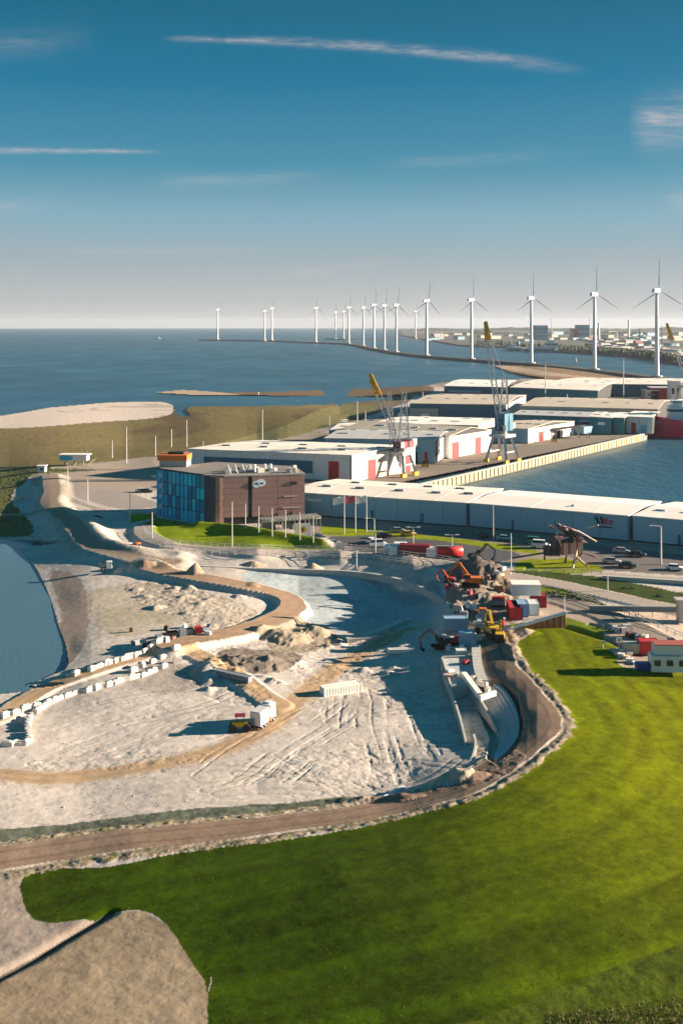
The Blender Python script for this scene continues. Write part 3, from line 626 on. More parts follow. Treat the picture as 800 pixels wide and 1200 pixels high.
# ---------------------------------------------------------------- warehouses
def warehouse(label, L, Rr, B, h, wall, roof, nf=1, ns=1, rise=1.2, ridge='L', nroof=4, doors=(), vents=(), group='warehouses on the port', base=0.0, parapet=None, cat='warehouse', fwall=None):
    """L, Rr, B: eave corners in the photograph (front left, front right, back right) at height h"""
    pL, pR, pB = [G(a, b, h) for a, b in (L, Rr, B)]
    o3 = Vector((pR.x, pR.y, base)); eL = (pL-pR); eL.z = 0; eB = (pB-pR); eB.z = 0
    t = thing('warehouse', label, cat, o3, group=group)
    def P(s, u, z=0.0, off=0.0): return (eL.x*s+eB.x*u, eL.y*s+eB.y*u, z)      # s: R->L, u: R->B
    hh = h-base; a_ = eL.normalized(); b_ = eB.normalized(); nL, nB = eL.length, eB.length
    def prof(u): return rise*(1-abs(2*u-1))
    core = MB()
    e = .12
    def Q(s, u, z): # inset corner
        return (eL.x*s+eB.x*u + a_.x*e*(1-2*s) + b_.x*e*(1-2*u), eL.y*s+eB.y*u + a_.y*e*(1-2*s) + b_.y*e*(1-2*u), z)
    if ridge == 'L':   # ridge parallel to the front wall
        vs = [Q(0,0,0),Q(1,0,0),Q(1,1,0),Q(0,1,0),Q(0,0,hh-.05),Q(1,0,hh-.05),Q(1,1,hh-.05),Q(0,1,hh-.05),Q(0,.5,hh+rise-.08),Q(1,.5,hh+rise-.08)]
        fs = [(0,1,2,3),(0,4,5,1),(2,6,7,3),(1,5,9,6,2),(3,7,8,4,0),(4,8,9,5),(8,7,6,9)]
    else:
        vs = [Q(0,0,0),Q(1,0,0),Q(1,1,0),Q(0,1,0),Q(0,0,hh-.05),Q(1,0,hh-.05),Q(1,1,hh-.05),Q(0,1,hh-.05),Q(.5,0,hh+rise-.08),Q(.5,1,hh+rise-.08)]
        fs = [(0,1,2,3),(1,0,4,8,5),(3,2,6,9,7),(0,3,7,4),(2,1,5,6),(4,7,9,8),(8,9,6,5)]
    core.add(vs, fs).build('wall', wall if nf < 2 else M['dark'], t)
    def wall_panel(p, q, z0, z1, nx, ny, m_, th=.10, nm='wall_panel'):
        vs = [(p[0],p[1],z0),(q[0],q[1],z0),(q[0],q[1],z1),(p[0],p[1],z1)]
        vs += [(v[0]+nx*th, v[1]+ny*th, v[2]) for v in vs]
        mb_ = MB().add(vs, [(0,1,2,3),(7,6,5,4),(0,4,5,1),(1,5,6,2),(2,6,7,3),(3,7,4,0)]); return mb_.build(nm, m_, t)
    nfv = Vector((-eL.y, eL.x, 0)).normalized();  nfv = nfv if nfv.dot(eB) < 0 else -nfv      # outward normal of the front
    nsv = Vector((-eB.y, eB.x, 0)).normalized();  nsv = nsv if nsv.dot(eL) < 0 else -nsv      # outward normal of the right side
    if nf >= 2:
        g = .05/max(nL/nf, 1)
        for k in range(nf):
            p = P((k+g)/nf, 0); q = P((k+1-g)/nf, 0); wall_panel(p, q, .3, hh-.06, nfv.x, nfv.y, fwall or wall)
    if ns >= 2:
        for k in range(ns):
            p = P(0, (k+.01)/ns); q = P(0, (k+.99)/ns); wall_panel(p, q, .2, hh-.06, nsv.x, nsv.y, wall)
    ov = .35; th = .28
    for k in range(nroof):
        s0, s1 = (k+.004)/nroof, (k+.996)/nroof; g = .02*(k % 2)
        mb_ = MB(); st = []
        if ridge == 'L':
            if k == 0: s0 -= ov/nL
            if k == nroof-1: s1 += ov/nL
            us = [(-ov/nB, hh), (.5, hh+rise), (1+ov/nB, hh)]
            for u, z in us:
                for s in (s0, s1):
                    x, y, _ = P(s, u); st += [(x, y, z+g), (x, y, z+g+th)]
        else:
            if k == 0: s0 -= ov/nB
            if k == nroof-1: s1 += ov/nB
            us = [(-ov/nL, hh), (.5, hh+rise), (1+ov/nL, hh)]
            for u, z in us:
                for s in (s0, s1):
                    x, y, _ = P(u, s); st += [(x, y, z+g), (x, y, z+g+th)]
        fs = []
        for j in (0, 1):
            a = j*4; b = a+4; fs += [(a+1,a+3,b+3,b+1),(a,b,b+2,a+2),(a,a+1,b+1,b),(a+2,b+2,b+3,a+3)]
        fs += [(0,2,3,1),(8,9,11,10)]
        mb_.add(st, fs); mb_.build('roof_panel', roof, t)
    for side, c0, c1, z0, z1, m_, nm in doors:
        if side == 'F': wall_panel(P(1-c0, 0), P(1-c1, 0), z0, z1, nfv.x, nfv.y, m_, .22, nm)
        else: wall_panel(P(0, c0), P(0, c1), z0, z1, nsv.x, nsv.y, m_, .22, nm)
    if not vents and nroof > 1:
        rs_ = random.Random(int(L[0]*7+L[1]))
        for k in range(nroof*2):
            s = (k//2+.5)/nroof; u = .3 if k % 2 else .72; x, y, _ = P(1-s, u); a = math.atan2(-eL.y, -eL.x); zz = hh+prof(u if ridge == 'L' else s)+th
            if rs_.random() < .8: MB().box((x, y, zz+.12), (rs_.uniform(2,5), 1.1, .35), rz=a, taper=.9).build('skylight', M['lblue'] if rs_.random() < .4 else M['grey'], t)
    for s, u, w_, d_, z_ in vents:
        x, y, _ = P(1-s, u); a = math.atan2(-eL.y, -eL.x); zz = hh+prof(u if ridge == 'L' else s)+th
        MB().box((x, y, zz+z_/2-.05), (w_, d_, z_), rz=a, taper=.8).build('roof_vent', M['grey'], t)
    return t, P, nfv, nsv, hh
dz = lambda: None
# the three long grey halls in front of the dock
V1 = [(.12,.35,3.4,1.2,.5),(.20,.70,3.4,1.2,.5),(.32,.35,3.4,1.2,.5),(.42,.72,3.4,1.2,.5),(.55,.35,3.4,1.2,.5),(.63,.72,3.4,1.2,.5),(.76,.35,3.4,1.2,.5),(.82,.70,3.4,1.2,.5),(.93,.4,3.4,1.2,.5)]
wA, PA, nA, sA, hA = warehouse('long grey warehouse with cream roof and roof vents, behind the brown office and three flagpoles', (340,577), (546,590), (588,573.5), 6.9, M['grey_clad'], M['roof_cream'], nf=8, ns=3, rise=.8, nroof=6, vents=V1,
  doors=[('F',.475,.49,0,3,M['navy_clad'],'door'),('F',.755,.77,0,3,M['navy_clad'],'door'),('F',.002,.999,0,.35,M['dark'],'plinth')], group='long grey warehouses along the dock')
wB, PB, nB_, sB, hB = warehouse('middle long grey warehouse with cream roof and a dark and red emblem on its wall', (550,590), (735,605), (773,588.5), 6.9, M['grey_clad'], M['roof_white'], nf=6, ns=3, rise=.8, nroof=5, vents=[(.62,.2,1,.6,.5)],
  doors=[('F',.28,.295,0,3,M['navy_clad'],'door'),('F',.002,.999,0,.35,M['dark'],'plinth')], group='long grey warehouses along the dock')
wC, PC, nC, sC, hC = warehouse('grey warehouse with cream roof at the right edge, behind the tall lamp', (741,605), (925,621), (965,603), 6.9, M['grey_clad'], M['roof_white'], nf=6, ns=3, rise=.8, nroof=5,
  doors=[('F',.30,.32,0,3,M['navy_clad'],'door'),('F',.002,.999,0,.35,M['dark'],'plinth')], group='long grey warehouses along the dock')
def emblem(t, P, n, s0, s1, z0, z1, pieces, name='emblem'):
    """pieces: (x0,y0,x1,y1,material, slant) in 0..1 of the box on the front wall"""
    for x0, y0, x1, y1, m_, sl_ in pieces:
        def W(x, z, th): 
            q = P(1-(s0+(s1-s0)*x), 0); return (q[0]+n.x*th, q[1]+n.y*th, z0+(z1-z0)*z)
        vs = [W(x0+sl_, y0, .12), W(x1+sl_, y0, .12), W(x1, y1, .12), W(x0, y1, .12), W(x0+sl_, y0, .18), W(x1+sl_, y0, .18), W(x1, y1, .18), W(x0, y1, .18)]
        MB().add(vs, [(0,1,2,3),(7,6,5,4),(0,4,5,1),(1,5,6,2),(2,6,7,3),(3,7,4,0)]).build(name, m_, t)
emblem(wB, PB, nB_, .80, .915, 3.2, 6.2, [(.02,.35,.16,1,M['slate'],.14),(.28,.3,.42,1,M['slate'],.10),(.0,.72,.22,.84,M['slate'],0),(.46,.3,.70,.9,M['pink'],0),(.74,.3,.98,.74,M['pink'],0),(.05,0,.95,.13,M['slate'],0)])
emblem(wA, PA, nA, .10, .20, 4.6, 5.6, [(.02*k*5,.0,.02*k*5+.07,.8,M['logo'],0) for k in range(9)], 'lettering')
emblem(wA, PA, nA, .265, .30, 4.2, 6.2, [(0,.15,1,.85,M['logo'],0)], 'emblem')

# port halls further back
W1, P1, n1, s1_, h1 = warehouse('white hall behind the office roof with a dark blue wall band and red doors', (221,526.5), (412,534), (486,523), 10, M['white_clad'], M['roof_cream'], nf=9, ns=6, rise=.5, nroof=8,
  doors=[('F',.10,.77,2.6,7.4,M['navy_clad'],'wall_band'),('F',.865,.925,0,7.6,M['red'],'door'),('S',.24,.36,0,7.4,M['red'],'door'),('S',.84,.92,0,7.4,M['red'],'door'),('S',.36,.50,.5,9,M['roof_tan'],'wall_panel'),('F',.992,.999,0,9.7,M['dark'],'corner_trim')],
  vents=[(.1+.12*k,.3+.3*(k%2),4,1.4,.5) for k in range(8)])
emblem(W1, P1, n1, .60, .72, 5.2, 6.1, [(.08*k,.0,.08*k+.06,.8,M['logo'],0) for k in range(12)], 'lettering')
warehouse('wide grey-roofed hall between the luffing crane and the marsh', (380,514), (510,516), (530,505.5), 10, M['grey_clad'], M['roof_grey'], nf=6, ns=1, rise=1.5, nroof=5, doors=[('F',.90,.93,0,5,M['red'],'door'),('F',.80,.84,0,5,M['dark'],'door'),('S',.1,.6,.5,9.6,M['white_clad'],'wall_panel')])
warehouse('white hall with two tall red doors facing the quay', (400,503), (526,511.5), (575,504), 9.9, M['white_clad'], M['roof_tan'], nf=2, ns=4, rise=2.6, nroof=6, doors=[('S',.06,.22,0,7.0,M['red'],'door'),('S',.60,.74,0,7.6,M['red'],'door')])
warehouse('pale flat-roofed hall left of the dark blue crane', (438,496), (560,499), (590,491), 8, M['cream_clad'], M['roof_white'], rise=.8, nroof=5)
warehouse('cream hall with yellowish roof beside the big grey hall', (386,505), (432,506), (450,497), 8, M['cream_clad'], M['roof_cream'], rise=1.5, nroof=2)
def block(label, x0, x1, ytop, ybot, depth, wall, roof, cat='building', group=None, skew=.1, windows=0, name='building'):
    """a plain block: front face between px x0..x1, top ytop, foot ybot"""
    D = F*H/(ybot-HZ); h = H-(ytop-HZ)*D/F; a = (x0-400)*D/F; b = (x1-400)*D/F
    t = thing(name, label, cat, (a, D, 0), group=group); w_ = b-a; s = skew*depth
    MB().prism([(0,0),(w_,0),(w_+s,depth),(s,depth)], 0, h).build('wall', wall, t)
    MB().prism([(-.3,-.3),(w_+.3,-.3),(w_+s+.3,depth+.3),(s-.3,depth+.3)], h, h+.5).build('roof', roof, t)
    for k in range(windows):
        wx = w_*(k+.25)/windows; MB().box((wx+w_*.25/windows, -.06, h*.55), (w_*.5/windows, .3, h*.28)).build('window', M['glass'], t)
    return t
block('white block standing behind the pale hall, left of the blue crane', 513, 534, 479, 489, 12, M['white_clad'], M['roof_white'], windows=2)
block('small white building with flat roof left of the white block', 503, 516, 474, 482, 8, M['cream_clad'], M['roof_white'])
block('small cream building at the left end of the pale hall', 481, 492, 481, 487.5, 8, M['cream_clad'], M['roof_cream'])
warehouse('tan-roofed hall with dark wall and a white end gable', (480,473), (592,474.5), (616,463), 9, M['navy_clad'], M['roof_tan'], nf=6, ns=3, rise=2.0, nroof=5, doors=[('S',.02,.98,.2,8.9,M['white_clad'],'gable_wall'),('F',.0,.3,0,6,M['cream_clad'],'wall_panel')])
warehouse('farthest long hall with white roof and dark blue wall, left of the crane jib', (520,452.5), (592,454), (604,446), 10, M['navy_clad'], M['roof_white'], nf=5, rise=1.2, nroof=4, doors=[('F',.08,.6,5.5,7,M['grey_clad'],'lettering')])
warehouse('far hall with pale roof and teal wall behind the tall mast', (597,454), (700,458), (722,448), 10, M['teal_clad'], M['roof_cream'], nf=7, rise=1.5, nroof=5)
warehouse('far hall with cream roof running towards the grey tower', (640,449.5), (790,451), (812,444), 10, M['navy_clad'], M['roof_cream'], nf=7, rise=1.2, nroof=6)
block('cream cube between the far halls right of the mast', 657, 675, 459, 471, 20, M['cream_clad'], M['roof_cream'], windows=1)
block('dark red and navy store behind the red ship', 762, 786, 455, 468, 18, M['dred'], M['roof_grey'])
block('cream store with a small window near the red ship', 755, 771, 458, 468, 16, M['cream_clad'], M['roof_white'], windows=1)
block('pale tower block at the right edge behind the ship', 785, 797, 447, 472, 12, M['white_clad'], M['roof_white'], windows=2)
warehouse('low hall with wide yellowish roof behind the teal stores', (610,476), (770,480), (785,469), 8, M['cream_clad'], M['roof_tan'], nf=6, rise=2.2, nroof=6)
warehouse('low glasshouse-like shed with grey roof in front of the yellowish hall', (600,486), (700,489.5), (712,482), 5, M['teal_clad'], M['roof_grey'], nf=5, rise=.8, nroof=6)
warehouse('white quay hall with tan roof and one red door, by the blue crane', (575,501.5), (618,503), (672,494), 7.2, M['white_clad'], M['roof_tan'], nf=2, ns=6, rise=1.6, nroof=4, doors=[('S',.22,.32,0,5,M['redp'],'door'),('S',.55,.68,0,5.4,M['dark'],'door')], fwall=M['grey_clad'])
warehouse('teal store with white lettering beside the quay', (690,488.5), (716,490), (724,484), 9, M['teal_clad'], M['roof_white'], nf=3, rise=.6, nroof=2, doors=[('F',.4,.7,5,6.5,M['logo'],'lettering')])
warehouse('narrow teal store right of the lettered one', (717.5,489.5), (731,490), (738,484), 9, M['teal_clad'], M['roof_white'], nf=2, rise=.6, nroof=1)
warehouse('white store with a red door near the stern of the ship', (733,488.5), (764,489.5), (772,483), 9, M['white_clad'], M['roof_white'], nf=4, rise=.6, nroof=2, doors=[('F',.2,.38,0,6,M['redp'],'door'),('F',.55,.8,0,5,M['grey_clad'],'door')])
block('dark red container office left of the teal stores', 681, 690, 495, 505, 10, M['dred'], M['roof_grey'])
block('blue silo house above the quay crane shed', 672, 682, 484, 493, 6, M['lblue'], M['roof_grey'])
random.seed(11)
SMALL = [(684+random.uniform(0,80), 487+random.uniform(-4,3)) for k in range(14)] + [(605+random.uniform(0,90), 489+random.uniform(-3,4)) for k in range(10)] + [(470+random.uniform(0,30), 492+random.uniform(-4,3)) for k in range(4)] + [(400+random.uniform(0,40), 500+random.uniform(-4,2)) for k in range(5)]
for px, py in SMALL:
    m_ = random.choice([M['white_clad'], M['roof_white'], M['cream_clad'], M['lblue'], M['white_clad'], M['grey']])
    p = G(px, py); o = MB().box((0,0,1.5), (random.uniform(2.5,6), 3, 3), taper=.95).build('storage_unit', m_); o.location = p
    tag(o, 'small pale tank or store among the sheds behind the quay', 'storage unit', 'small units between the port sheds')

# ---------------------------------------------------------------- quay
qa_, qb_ = G(440,580), G(756,508.5); qd = (qb_-qa_).normalized(); qn = Vector((qd.y, -qd.x, 0))
LQ = (qb_-qa_).length
qt = thing('quay_wall', 'quay wall of cream panels along the dock basin', 'quay wall', qa_)
def ql(s, o=0, z=0): return (qd.x*s+qn.x*o, qd.y*s+qn.y*o, z)
MB().prism([ql(0,-1.5)[:2], ql(LQ,-1.5)[:2], ql(LQ,.25)[:2], ql(0,.25)[:2]], SEA-3, .12).build('wall', M['quayw'], qt)
MB().prism([ql(0,-1.0)[:2], ql(LQ,-1.0)[:2], ql(LQ,.45)[:2], ql(0,.45)[:2]], .12, .42).build('coping', M['conc'], qt)
pan = None; np_ = int(LQ/3.4)
for k in range(np_):
    if pan is None:
        pan = MB().prism([ql(.25,.25)[:2], ql(2.6,.25)[:2], ql(2.6,.75)[:2], ql(.25,.75)[:2]], SEA+.55, .02).build('fender_panel', M['fender'], qt)
    else:
        c = pan.copy(); COL.objects.link(c); c.location = ql(k*3.4)
end = (qb_, qb_+Vector((60, 14, 0)))
e0 = qb_; MB_ = MB(); W4 = [qb_, G(765,502), G(790,498), G(2000,488)]
for i_ in range(3):
    p_, q_ = W4[i_]-e0, W4[i_+1]-e0; MB_.prism([(p_.x,p_.y-.1),(q_.x,q_.y-.1),(q_.x,q_.y+2),(p_.x,p_.y+2)], SEA-3, .12)
o = MB_.build('quay_wall', M['quayw']); o.location = e0; tag(o, 'far quay wall behind the red ship', 'quay wall')

# ---------------------------------------------------------------- office
HO = 14.8
oa, ob, oc, od = G(184,548,15.2), G(240,556,15.2), G(262,558.5,14.8), G(357,555.5,14.8)
oa.z = ob.z = oc.z = od.z = 0
dvec = (od-oc).normalized(); nv = Vector((-dvec.y, dvec.x, 0))       # backwards
oe = od + nv*16; og = oa + (oe-oa)*0.25 + Vector((6, 14, 0))
org = oc.copy()
off = thing('office_building', 'brown brick office with blue glass corner and orange band on the roof', 'office', org)
def rel_(v): return ((v-org).x, (v-org).y)
def face(p, q, z0, z1, th, m_, nm, parent, off_=0.0):
    p, q = Vector(rel_(p)+(0,)), Vector(rel_(q)+(0,)); d = (q-p).normalized(); n = Vector((d.y, -d.x, 0))
    if n.y > 0 and abs(n.y) > .2: n = -n
    a, b = p+n*off_, q+n*off_; c, e = b+n*th, a+n*th
    return MB().prism([a[:2], b[:2], c[:2], e[:2]], z0, z1).build(nm, m_, parent)
MB().prism([rel_(v) for v in (oa, ob, oc, od, oe, og)], 0, HO-.1).build('core', M['dark'], off)
MB().prism([rel_(v) for v in (oa, ob, oc, od, oe, og)], HO-.1, HO+.25).build('roof', mat('gravel_flat_roof', (.20,.18,.16), .95, var=.4, scale=.8), off)
# blue glass wall: panes of 4 storeys
NGX, NGZ = 12, 4
GL = [M['bglass'], M['bglass'], mat('blue_facade_glass_light', (.012,.48,.70), .15, spec=.5, var=.2, scale=.5), mat('blue_facade_glass_dark', (.003,.20,.36), .12, spec=.5, var=.2, scale=.5)]; random.seed(2)
for i in range(NGX):
    for j in range(NGZ):
        p = oa.lerp(ob, (i+.04)/NGX); q = oa.lerp(ob, (i+.96)/NGX)
        face(p, q, .2+j*3.65, .2+j*3.65+3.45, .12+.03*((i*7+j*3) % 3), random.choice(GL), 'window_pane', off)
for i in range(1, NGX):
    p = oa.lerp(ob, (i-.02)/NGX); q = oa.lerp(ob, (i+.02)/NGX); face(p, q, 0, HO, .28, M['slate'], 'mullion', off)
for j in range(4):      # balcony fins at the left corner
    p = oa + Vector((-.2, .5, 0)); MB().box((rel_(p)[0], rel_(p)[1], 2.4+j*3.4), (1.6, 3.0, .35), rz=-.7).build('balcony', M['white'], off)
    MB().box((rel_(p)[0]+1.6, rel_(p)[1]-2.0, 3.4+j*3.2), (.5, .5, 1.5), rz=-.7).build('wall_fin', M['white'], off)
# brown part: straight run, round corner, courses of brick panels
for j in range(8):
    z0, z1 = 1.0+j*1.72, 1.0+(j+1)*1.72-.05
    for a, b in ((0, .30), (.345, .66), (.66, .82), (.82, 1)):
        if j < 1 and a < .5: continue
        face(oc.lerp(od, a+.002), oc.lerp(od, b-.002), z0, z1, .25+.02*(j % 2), M['brick'], 'brick_panel', off)
    N = 5
    for k in range(N):
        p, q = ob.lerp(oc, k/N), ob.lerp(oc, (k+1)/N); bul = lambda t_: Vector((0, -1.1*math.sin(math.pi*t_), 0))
        face(p+bul(k/N), q+bul((k+1)/N), z0, z1, .25, M['slate'] if k < 3 else M['brick'], 'brick_panel', off)  # dark panels paint the shade of the round brick corner
MB().prism([rel_(v) for v in (ob, ob.lerp(oc,.2)+Vector((0,-.65,0)), ob.lerp(oc,.5)+Vector((0,-1.1,0)), ob.lerp(oc,.8)+Vector((0,-.65,0)), oc)], .05, HO-.1).build('corner_core', M['brick'], off)
face(oc.lerp(od,.302), oc.lerp(od,.343), 2.4, HO, .1, M['glass'], 'stair_window', off)
face(oc.lerp(od,.815), oc.lerp(od,.90), HO-3.0, HO-2.1, .42, M['dark'], 'window', off)
face(oc.lerp(od,.74), oc.lerp(od,.90), HO-6.6, HO-6.3, .40, M['conc'], 'ledge', off); face(oc.lerp(od,.72), oc.lerp(od,.95), HO-10.0, HO-9.7, .40, M['conc'], 'ledge', off)
face(oc, od, HO-.05, HO+.45, .35, M['conc'], 'parapet', off); face(oa, ob, HO-.05, HO+.40, .3, M['slate'], 'parapet', off)
for a, b, hh_ in ((.36,.47,2.3), (.53,.66,2.6), (.70,.84,2.9)):    # slanting openings at the foot
    p, q = oc.lerp(od, a), oc.lerp(od, b); P2 = [Vector(rel_(v)+(0,)) for v in (p, q)]; n = Vector((dvec.y, -dvec.x, 0)); P2 = [v+n*.28 for v in P2]
    vs = [(P2[0].x,P2[0].y,1.0),(P2[1].x,P2[1].y,1.0),(P2[1].x,P2[1].y,1+hh_)]; vs += [(x+n.x*.06, y+n.y*.06, z) for x, y, z in vs]
    MB().add(vs, [(0,1,2),(5,4,3),(0,3,4,1),(1,4,5,2),(2,5,3,0)]).build('sloping_opening', M['dark'], off)
# emblem: two white rounded shapes
for cx, cz, r1, r2 in ((.40,HO-2.5,1.35,1.05), (.455,HO-2.1,1.45,1.1)):
    p = Vector(rel_(oc.lerp(od, cx))+(0,)); n = Vector((dvec.y, -dvec.x, 0)); vs = []
    for th in (.36, .44):
        for k in range(14):
            a = 2*math.pi*k/14; vs.append((p.x+dvec.x*r1*math.cos(a)+n.x*(th+(cx-.4)*.3), p.y+dvec.y*r1*math.cos(a)+n.y*(th+(cx-.4)*.3), cz+r2*math.sin(a)))
    MB().add(vs, [tuple(range(14)), tuple(range(27,13,-1))]+[(k,14+k,14+(k+1)%14,(k+1)%14) for k in range(14)]).build('emblem', M['logo'], off)
for cx in (.40, .465):
    p = Vector(rel_(oc.lerp(od, cx))+(0,)); n = Vector((dvec.y, -dvec.x, 0)); p = p+n*.5
    MB().box((p.x, p.y, HO-2.3), (.8, .08, .45), rz=math.atan2(dvec.y, dvec.x)).build('emblem_mark', M['slate'], off)
# penthouse with the orange band
pc = oa + Vector((3.6, 6, 0)); px_, py_ = rel_(pc)
MB().box((px_+1.2, py_, HO+1.2), (8.6, 6.5, 2.3), rz=-.08).build('penthouse', M['conc'], off)
MB().box((px_+1.0, py_, HO+3.1), (9.4, 7.2, 1.7), rz=-.08).build('roof_band', M['orange'], off)
MB().box((px_+1.6, py_+.4, HO+4.25), (5.0, 3.2, .8), rz=-.08).build('roof_plant', M['dark'], off)
random.seed(5)
for k in range(26):
    t_ = random.uniform(.05, .95); u_ = random.uniform(1.5, 12); p = oc.lerp(od, t_)+nv*u_; x, y = rel_(p); hh_ = random.choice((.5,.8,1.0,1.4))
    MB().box((x, y, HO+.25+hh_/2), (random.uniform(.7,2.4), random.uniform(.7,1.6), hh_), rz=random.uniform(0,.6), taper=.9).build('roof_unit', random.choice([M['steel'], M['conc'], M['grey'], M['white']]), off)
fr = MB()
for k in range(4):
    p = oc.lerp(od, .02+.09*k)+nv*5; x, y = rel_(p); fr.beam((x, y, HO+.2), (x+1.3, y+1, HO+2.6), .2); fr.beam((x+1.3, y+1, HO+2.6), (x+2.2, y, HO+.2), .16); fr.beam((x, y+2.4, HO+.2), (x+1.3, y+1, HO+2.6), .16)
fr.build('roof_frame', M['lsteel'], off)
for t_ in (.42, .55, .62):
    x, y = rel_(oc.lerp(od, t_)+nv*7); MB().cone((x,y,HO+.2), (x,y,HO+2.4), .5, .45, 10).build('roof_flue', M['white'], off)
# entrance pergola
pa, pb = G(306,612,3.6), G(376,607,3.6); pd = (pb-pa); pd.z = 0; pL = pd.length; pd.normalize(); pn = Vector((-pd.y, pd.x, 0))
pg = thing('entrance_pergola', 'cream pergola of joists on columns in front of the brown office', 'pergola', (pa.x, pa.y, 0))
for s_ in (.2, pL*.35, pL*.62, pL*.8, pL-.2):
    for u_ in (0, 3.4): MB().box((pd.x*s_+pn.x*u_, pd.y*s_+pn.y*u_, 1.8), (.3,.3,3.6)).build('column', M['conc'], pg)
for u_ in (0, 3.4): MB().beam((pn.x*u_, pn.y*u_, 3.7), (pd.x*pL+pn.x*u_, pd.y*pL+pn.y*u_, 3.7), .3, .45).build('beam', M['conc'], pg)
for k in range(18):
    s_ = pL*(k+.5)/18; MB().beam((pd.x*s_-pn.x*.9, pd.y*s_-pn.y*.9, 4.1), (pd.x*s_+pn.x*4.3, pd.y*s_+pn.y*4.3, 4.1), .22, .5).build('joist', M['conc'], pg)
for s_, w_ in ((3, 4.5), (9, 3)):
    MB().box((pd.x*s_+pn.x*3.0, pd.y*s_+pn.y*3.0, 1.5), (w_, .3, 2.9), rz=math.atan2(pd.y, pd.x)).build('glazed_screen', M['glass'], pg)
sp = G(354.5,630.5); sg = thing('sign_board', 'white sign board with a round yellow emblem below the pergola', 'sign', sp)
MB().box((0,0,2.3), (4.4,.25,3.6)).build('board', M['white'], sg)
for x in (-1.9, 1.9): MB().box((x,.1,.3), (.2,.2,.8)).build('post', M['steel'], sg)
vs = []
for th in (-.13, -.18):
    for k in range(16): a = 2*math.pi*k/16; vs.append((1.0*math.cos(a), th, 2.3+1.0*math.sin(a)))
MB().add(vs, [tuple(range(16)), tuple(range(31,15,-1))]+[(k,16+k,16+(k+1)%16,(k+1)%16) for k in range(16)]).build('emblem', M['yellow'], sg)
MB().box((.05,-.2,2.35), (.5,.08,1.1)).build('emblem_mark', M['slate'], sg)

# pavilion on legs by the marsh, gate house
pv = G(90,545); t = thing('pavilion', 'white pavilion with blue glass front raised on legs by the marsh', 'pavilion', pv); t.scale = (.76,.76,.76)
MB().box((-1,0,4.3), (15,6,3.0), rz=-.05).build('body', M['white'], t); MB().box((-5,-3.0,4.2), (7,.5,2.2), rz=-.05).build('window', M['bglass'], t); MB().box((-1,0,6.0), (17,7.6,.5), rz=-.05, taper=.96).build('roof', M['roof_white'], t)
for x in (-6,-1,4):
    for y in (-2,2): MB().box((x,y,1.4), (.5,.5,2.9)).build('leg', M['conc'], t)
MB().beam((6,1,.2), (10,2.5,3.2), 1.6, .3).build('stair', M['conc'], t); MB().cone((3,0,6),(3,0,9),.08,.05,6).build('mast', M['steel'], t); MB().cone((6,0,6),(6,0,8.4),.08,.05,6).build('mast', M['steel'], t)
gp = G(49.5,553); t = thing('gate_house', 'small white hut at the left end of the dike road', 'hut', gp)
MB().box((0,0,1.2), (3.2,3,2.4)).build('body', M['white'], t); MB().box((0,0,2.55), (3.8,3.6,.3)).build('roof', M['roof_white'], t); MB().box((.3,-1.5,1.3), (1.0,.1,1.0)).build('window', M['glass'], t)

# ---------------------------------------------------------------- masts, lamps, flagpoles
def pole(kind, label, px, ytop, ybot, group, z=None, th=.11, head=None, flag=None, arm=1):
    b = gz(px, ybot) if z is None else G(px, ybot, z)
    D = b.y; top = H-(ytop-HZ)*D/F; hh_ = top-b.z
    th = max(th, D*.00038)
    t = thing(kind, label, {'street_lamp':'street lamp','flagpole':'flagpole','light_mast':'light mast'}[kind], b, group=group)
    MB().cone((0,0,-.3), (0,0,hh_), th*1.25, th*.75, 8).build('mast', M['lsteel'], t)
    if head == 'arm':
        MB().beam((0,0,hh_), (-arm*1.9,-.2,hh_+.25), th*1.3).build('arm', M['lsteel'], t); MB().box((-arm*2.3,-.2,hh_+.2), (1.2,.5,.22)).build('lamp_head', M['lsteel'], t)
    if head == 'T':
        MB().beam((-1.3,0,hh_), (1.3,0,hh_), th*1.2).build('arm', M['lsteel'], t)
        for x in (-1.4, 1.4): MB().box((x,0,hh_+.05), (1.0,.5,.25)).build('lamp_head', M['lsteel'], t)
    if head == 'crown':
        MB().box((0,0,hh_), (D*.004,.8,D*.0012)).build('lamp_head', M['lsteel'], t)
    if flag:
        w_, f_h, m_ = 3.2, 1.9, flag; vs = []; n = 6
        for i in range(n+1):
            x = -w_*i/n; y = .25*math.sin(i*1.3); dzz = -.5*(i/n)**1.5
            vs += [(x-th, y, hh_-.2+dzz), (x-th, y, hh_-.2-f_h+dzz*1.3), (x-th, y+.04, hh_-.2+dzz), (x-th, y+.04, hh_-.2-f_h+dzz*1.3)]
        fs = []
        for i in range(n): a = i*4; b_ = a+4; fs += [(a,b_,b_+1,a+1),(a+2,a+3,b_+3,b_+2),(a,a+2,b_+2,b_),(a+1,b_+1,b_+3,a+3)]
        MB().add(vs, fs).build('flag', m_, t)
    return t
G1 = 'bare flagpoles in front of the office'
for (x, a, b), w_ in zip([(288,590,624),(303,593,628),(319.5,595,631),(335,597,634),(351,600,637),(367,604,640)], ['leftmost, before the stair window','second from the left','third from the left','fourth from the left','fifth, just left of the white sign board','rightmost, right of the sign board']):
    pole('flagpole', 'bare white flagpole on the office lawn, '+w_, x, a, b, G1, th=.10)
for (x, a, b, m_), w_ in zip([(403.5,581,625,M['white']),(416,580,624,M['pink']),(429,580,623,M['white'])], ['left one of three with a white flag','middle one of three with a reddish flag','right one of three with a white flag']):
    pole('flagpole', 'flagpole before the grey warehouse, '+w_, x, a, b, 'flagpoles flying flags', th=.11, flag=m_)
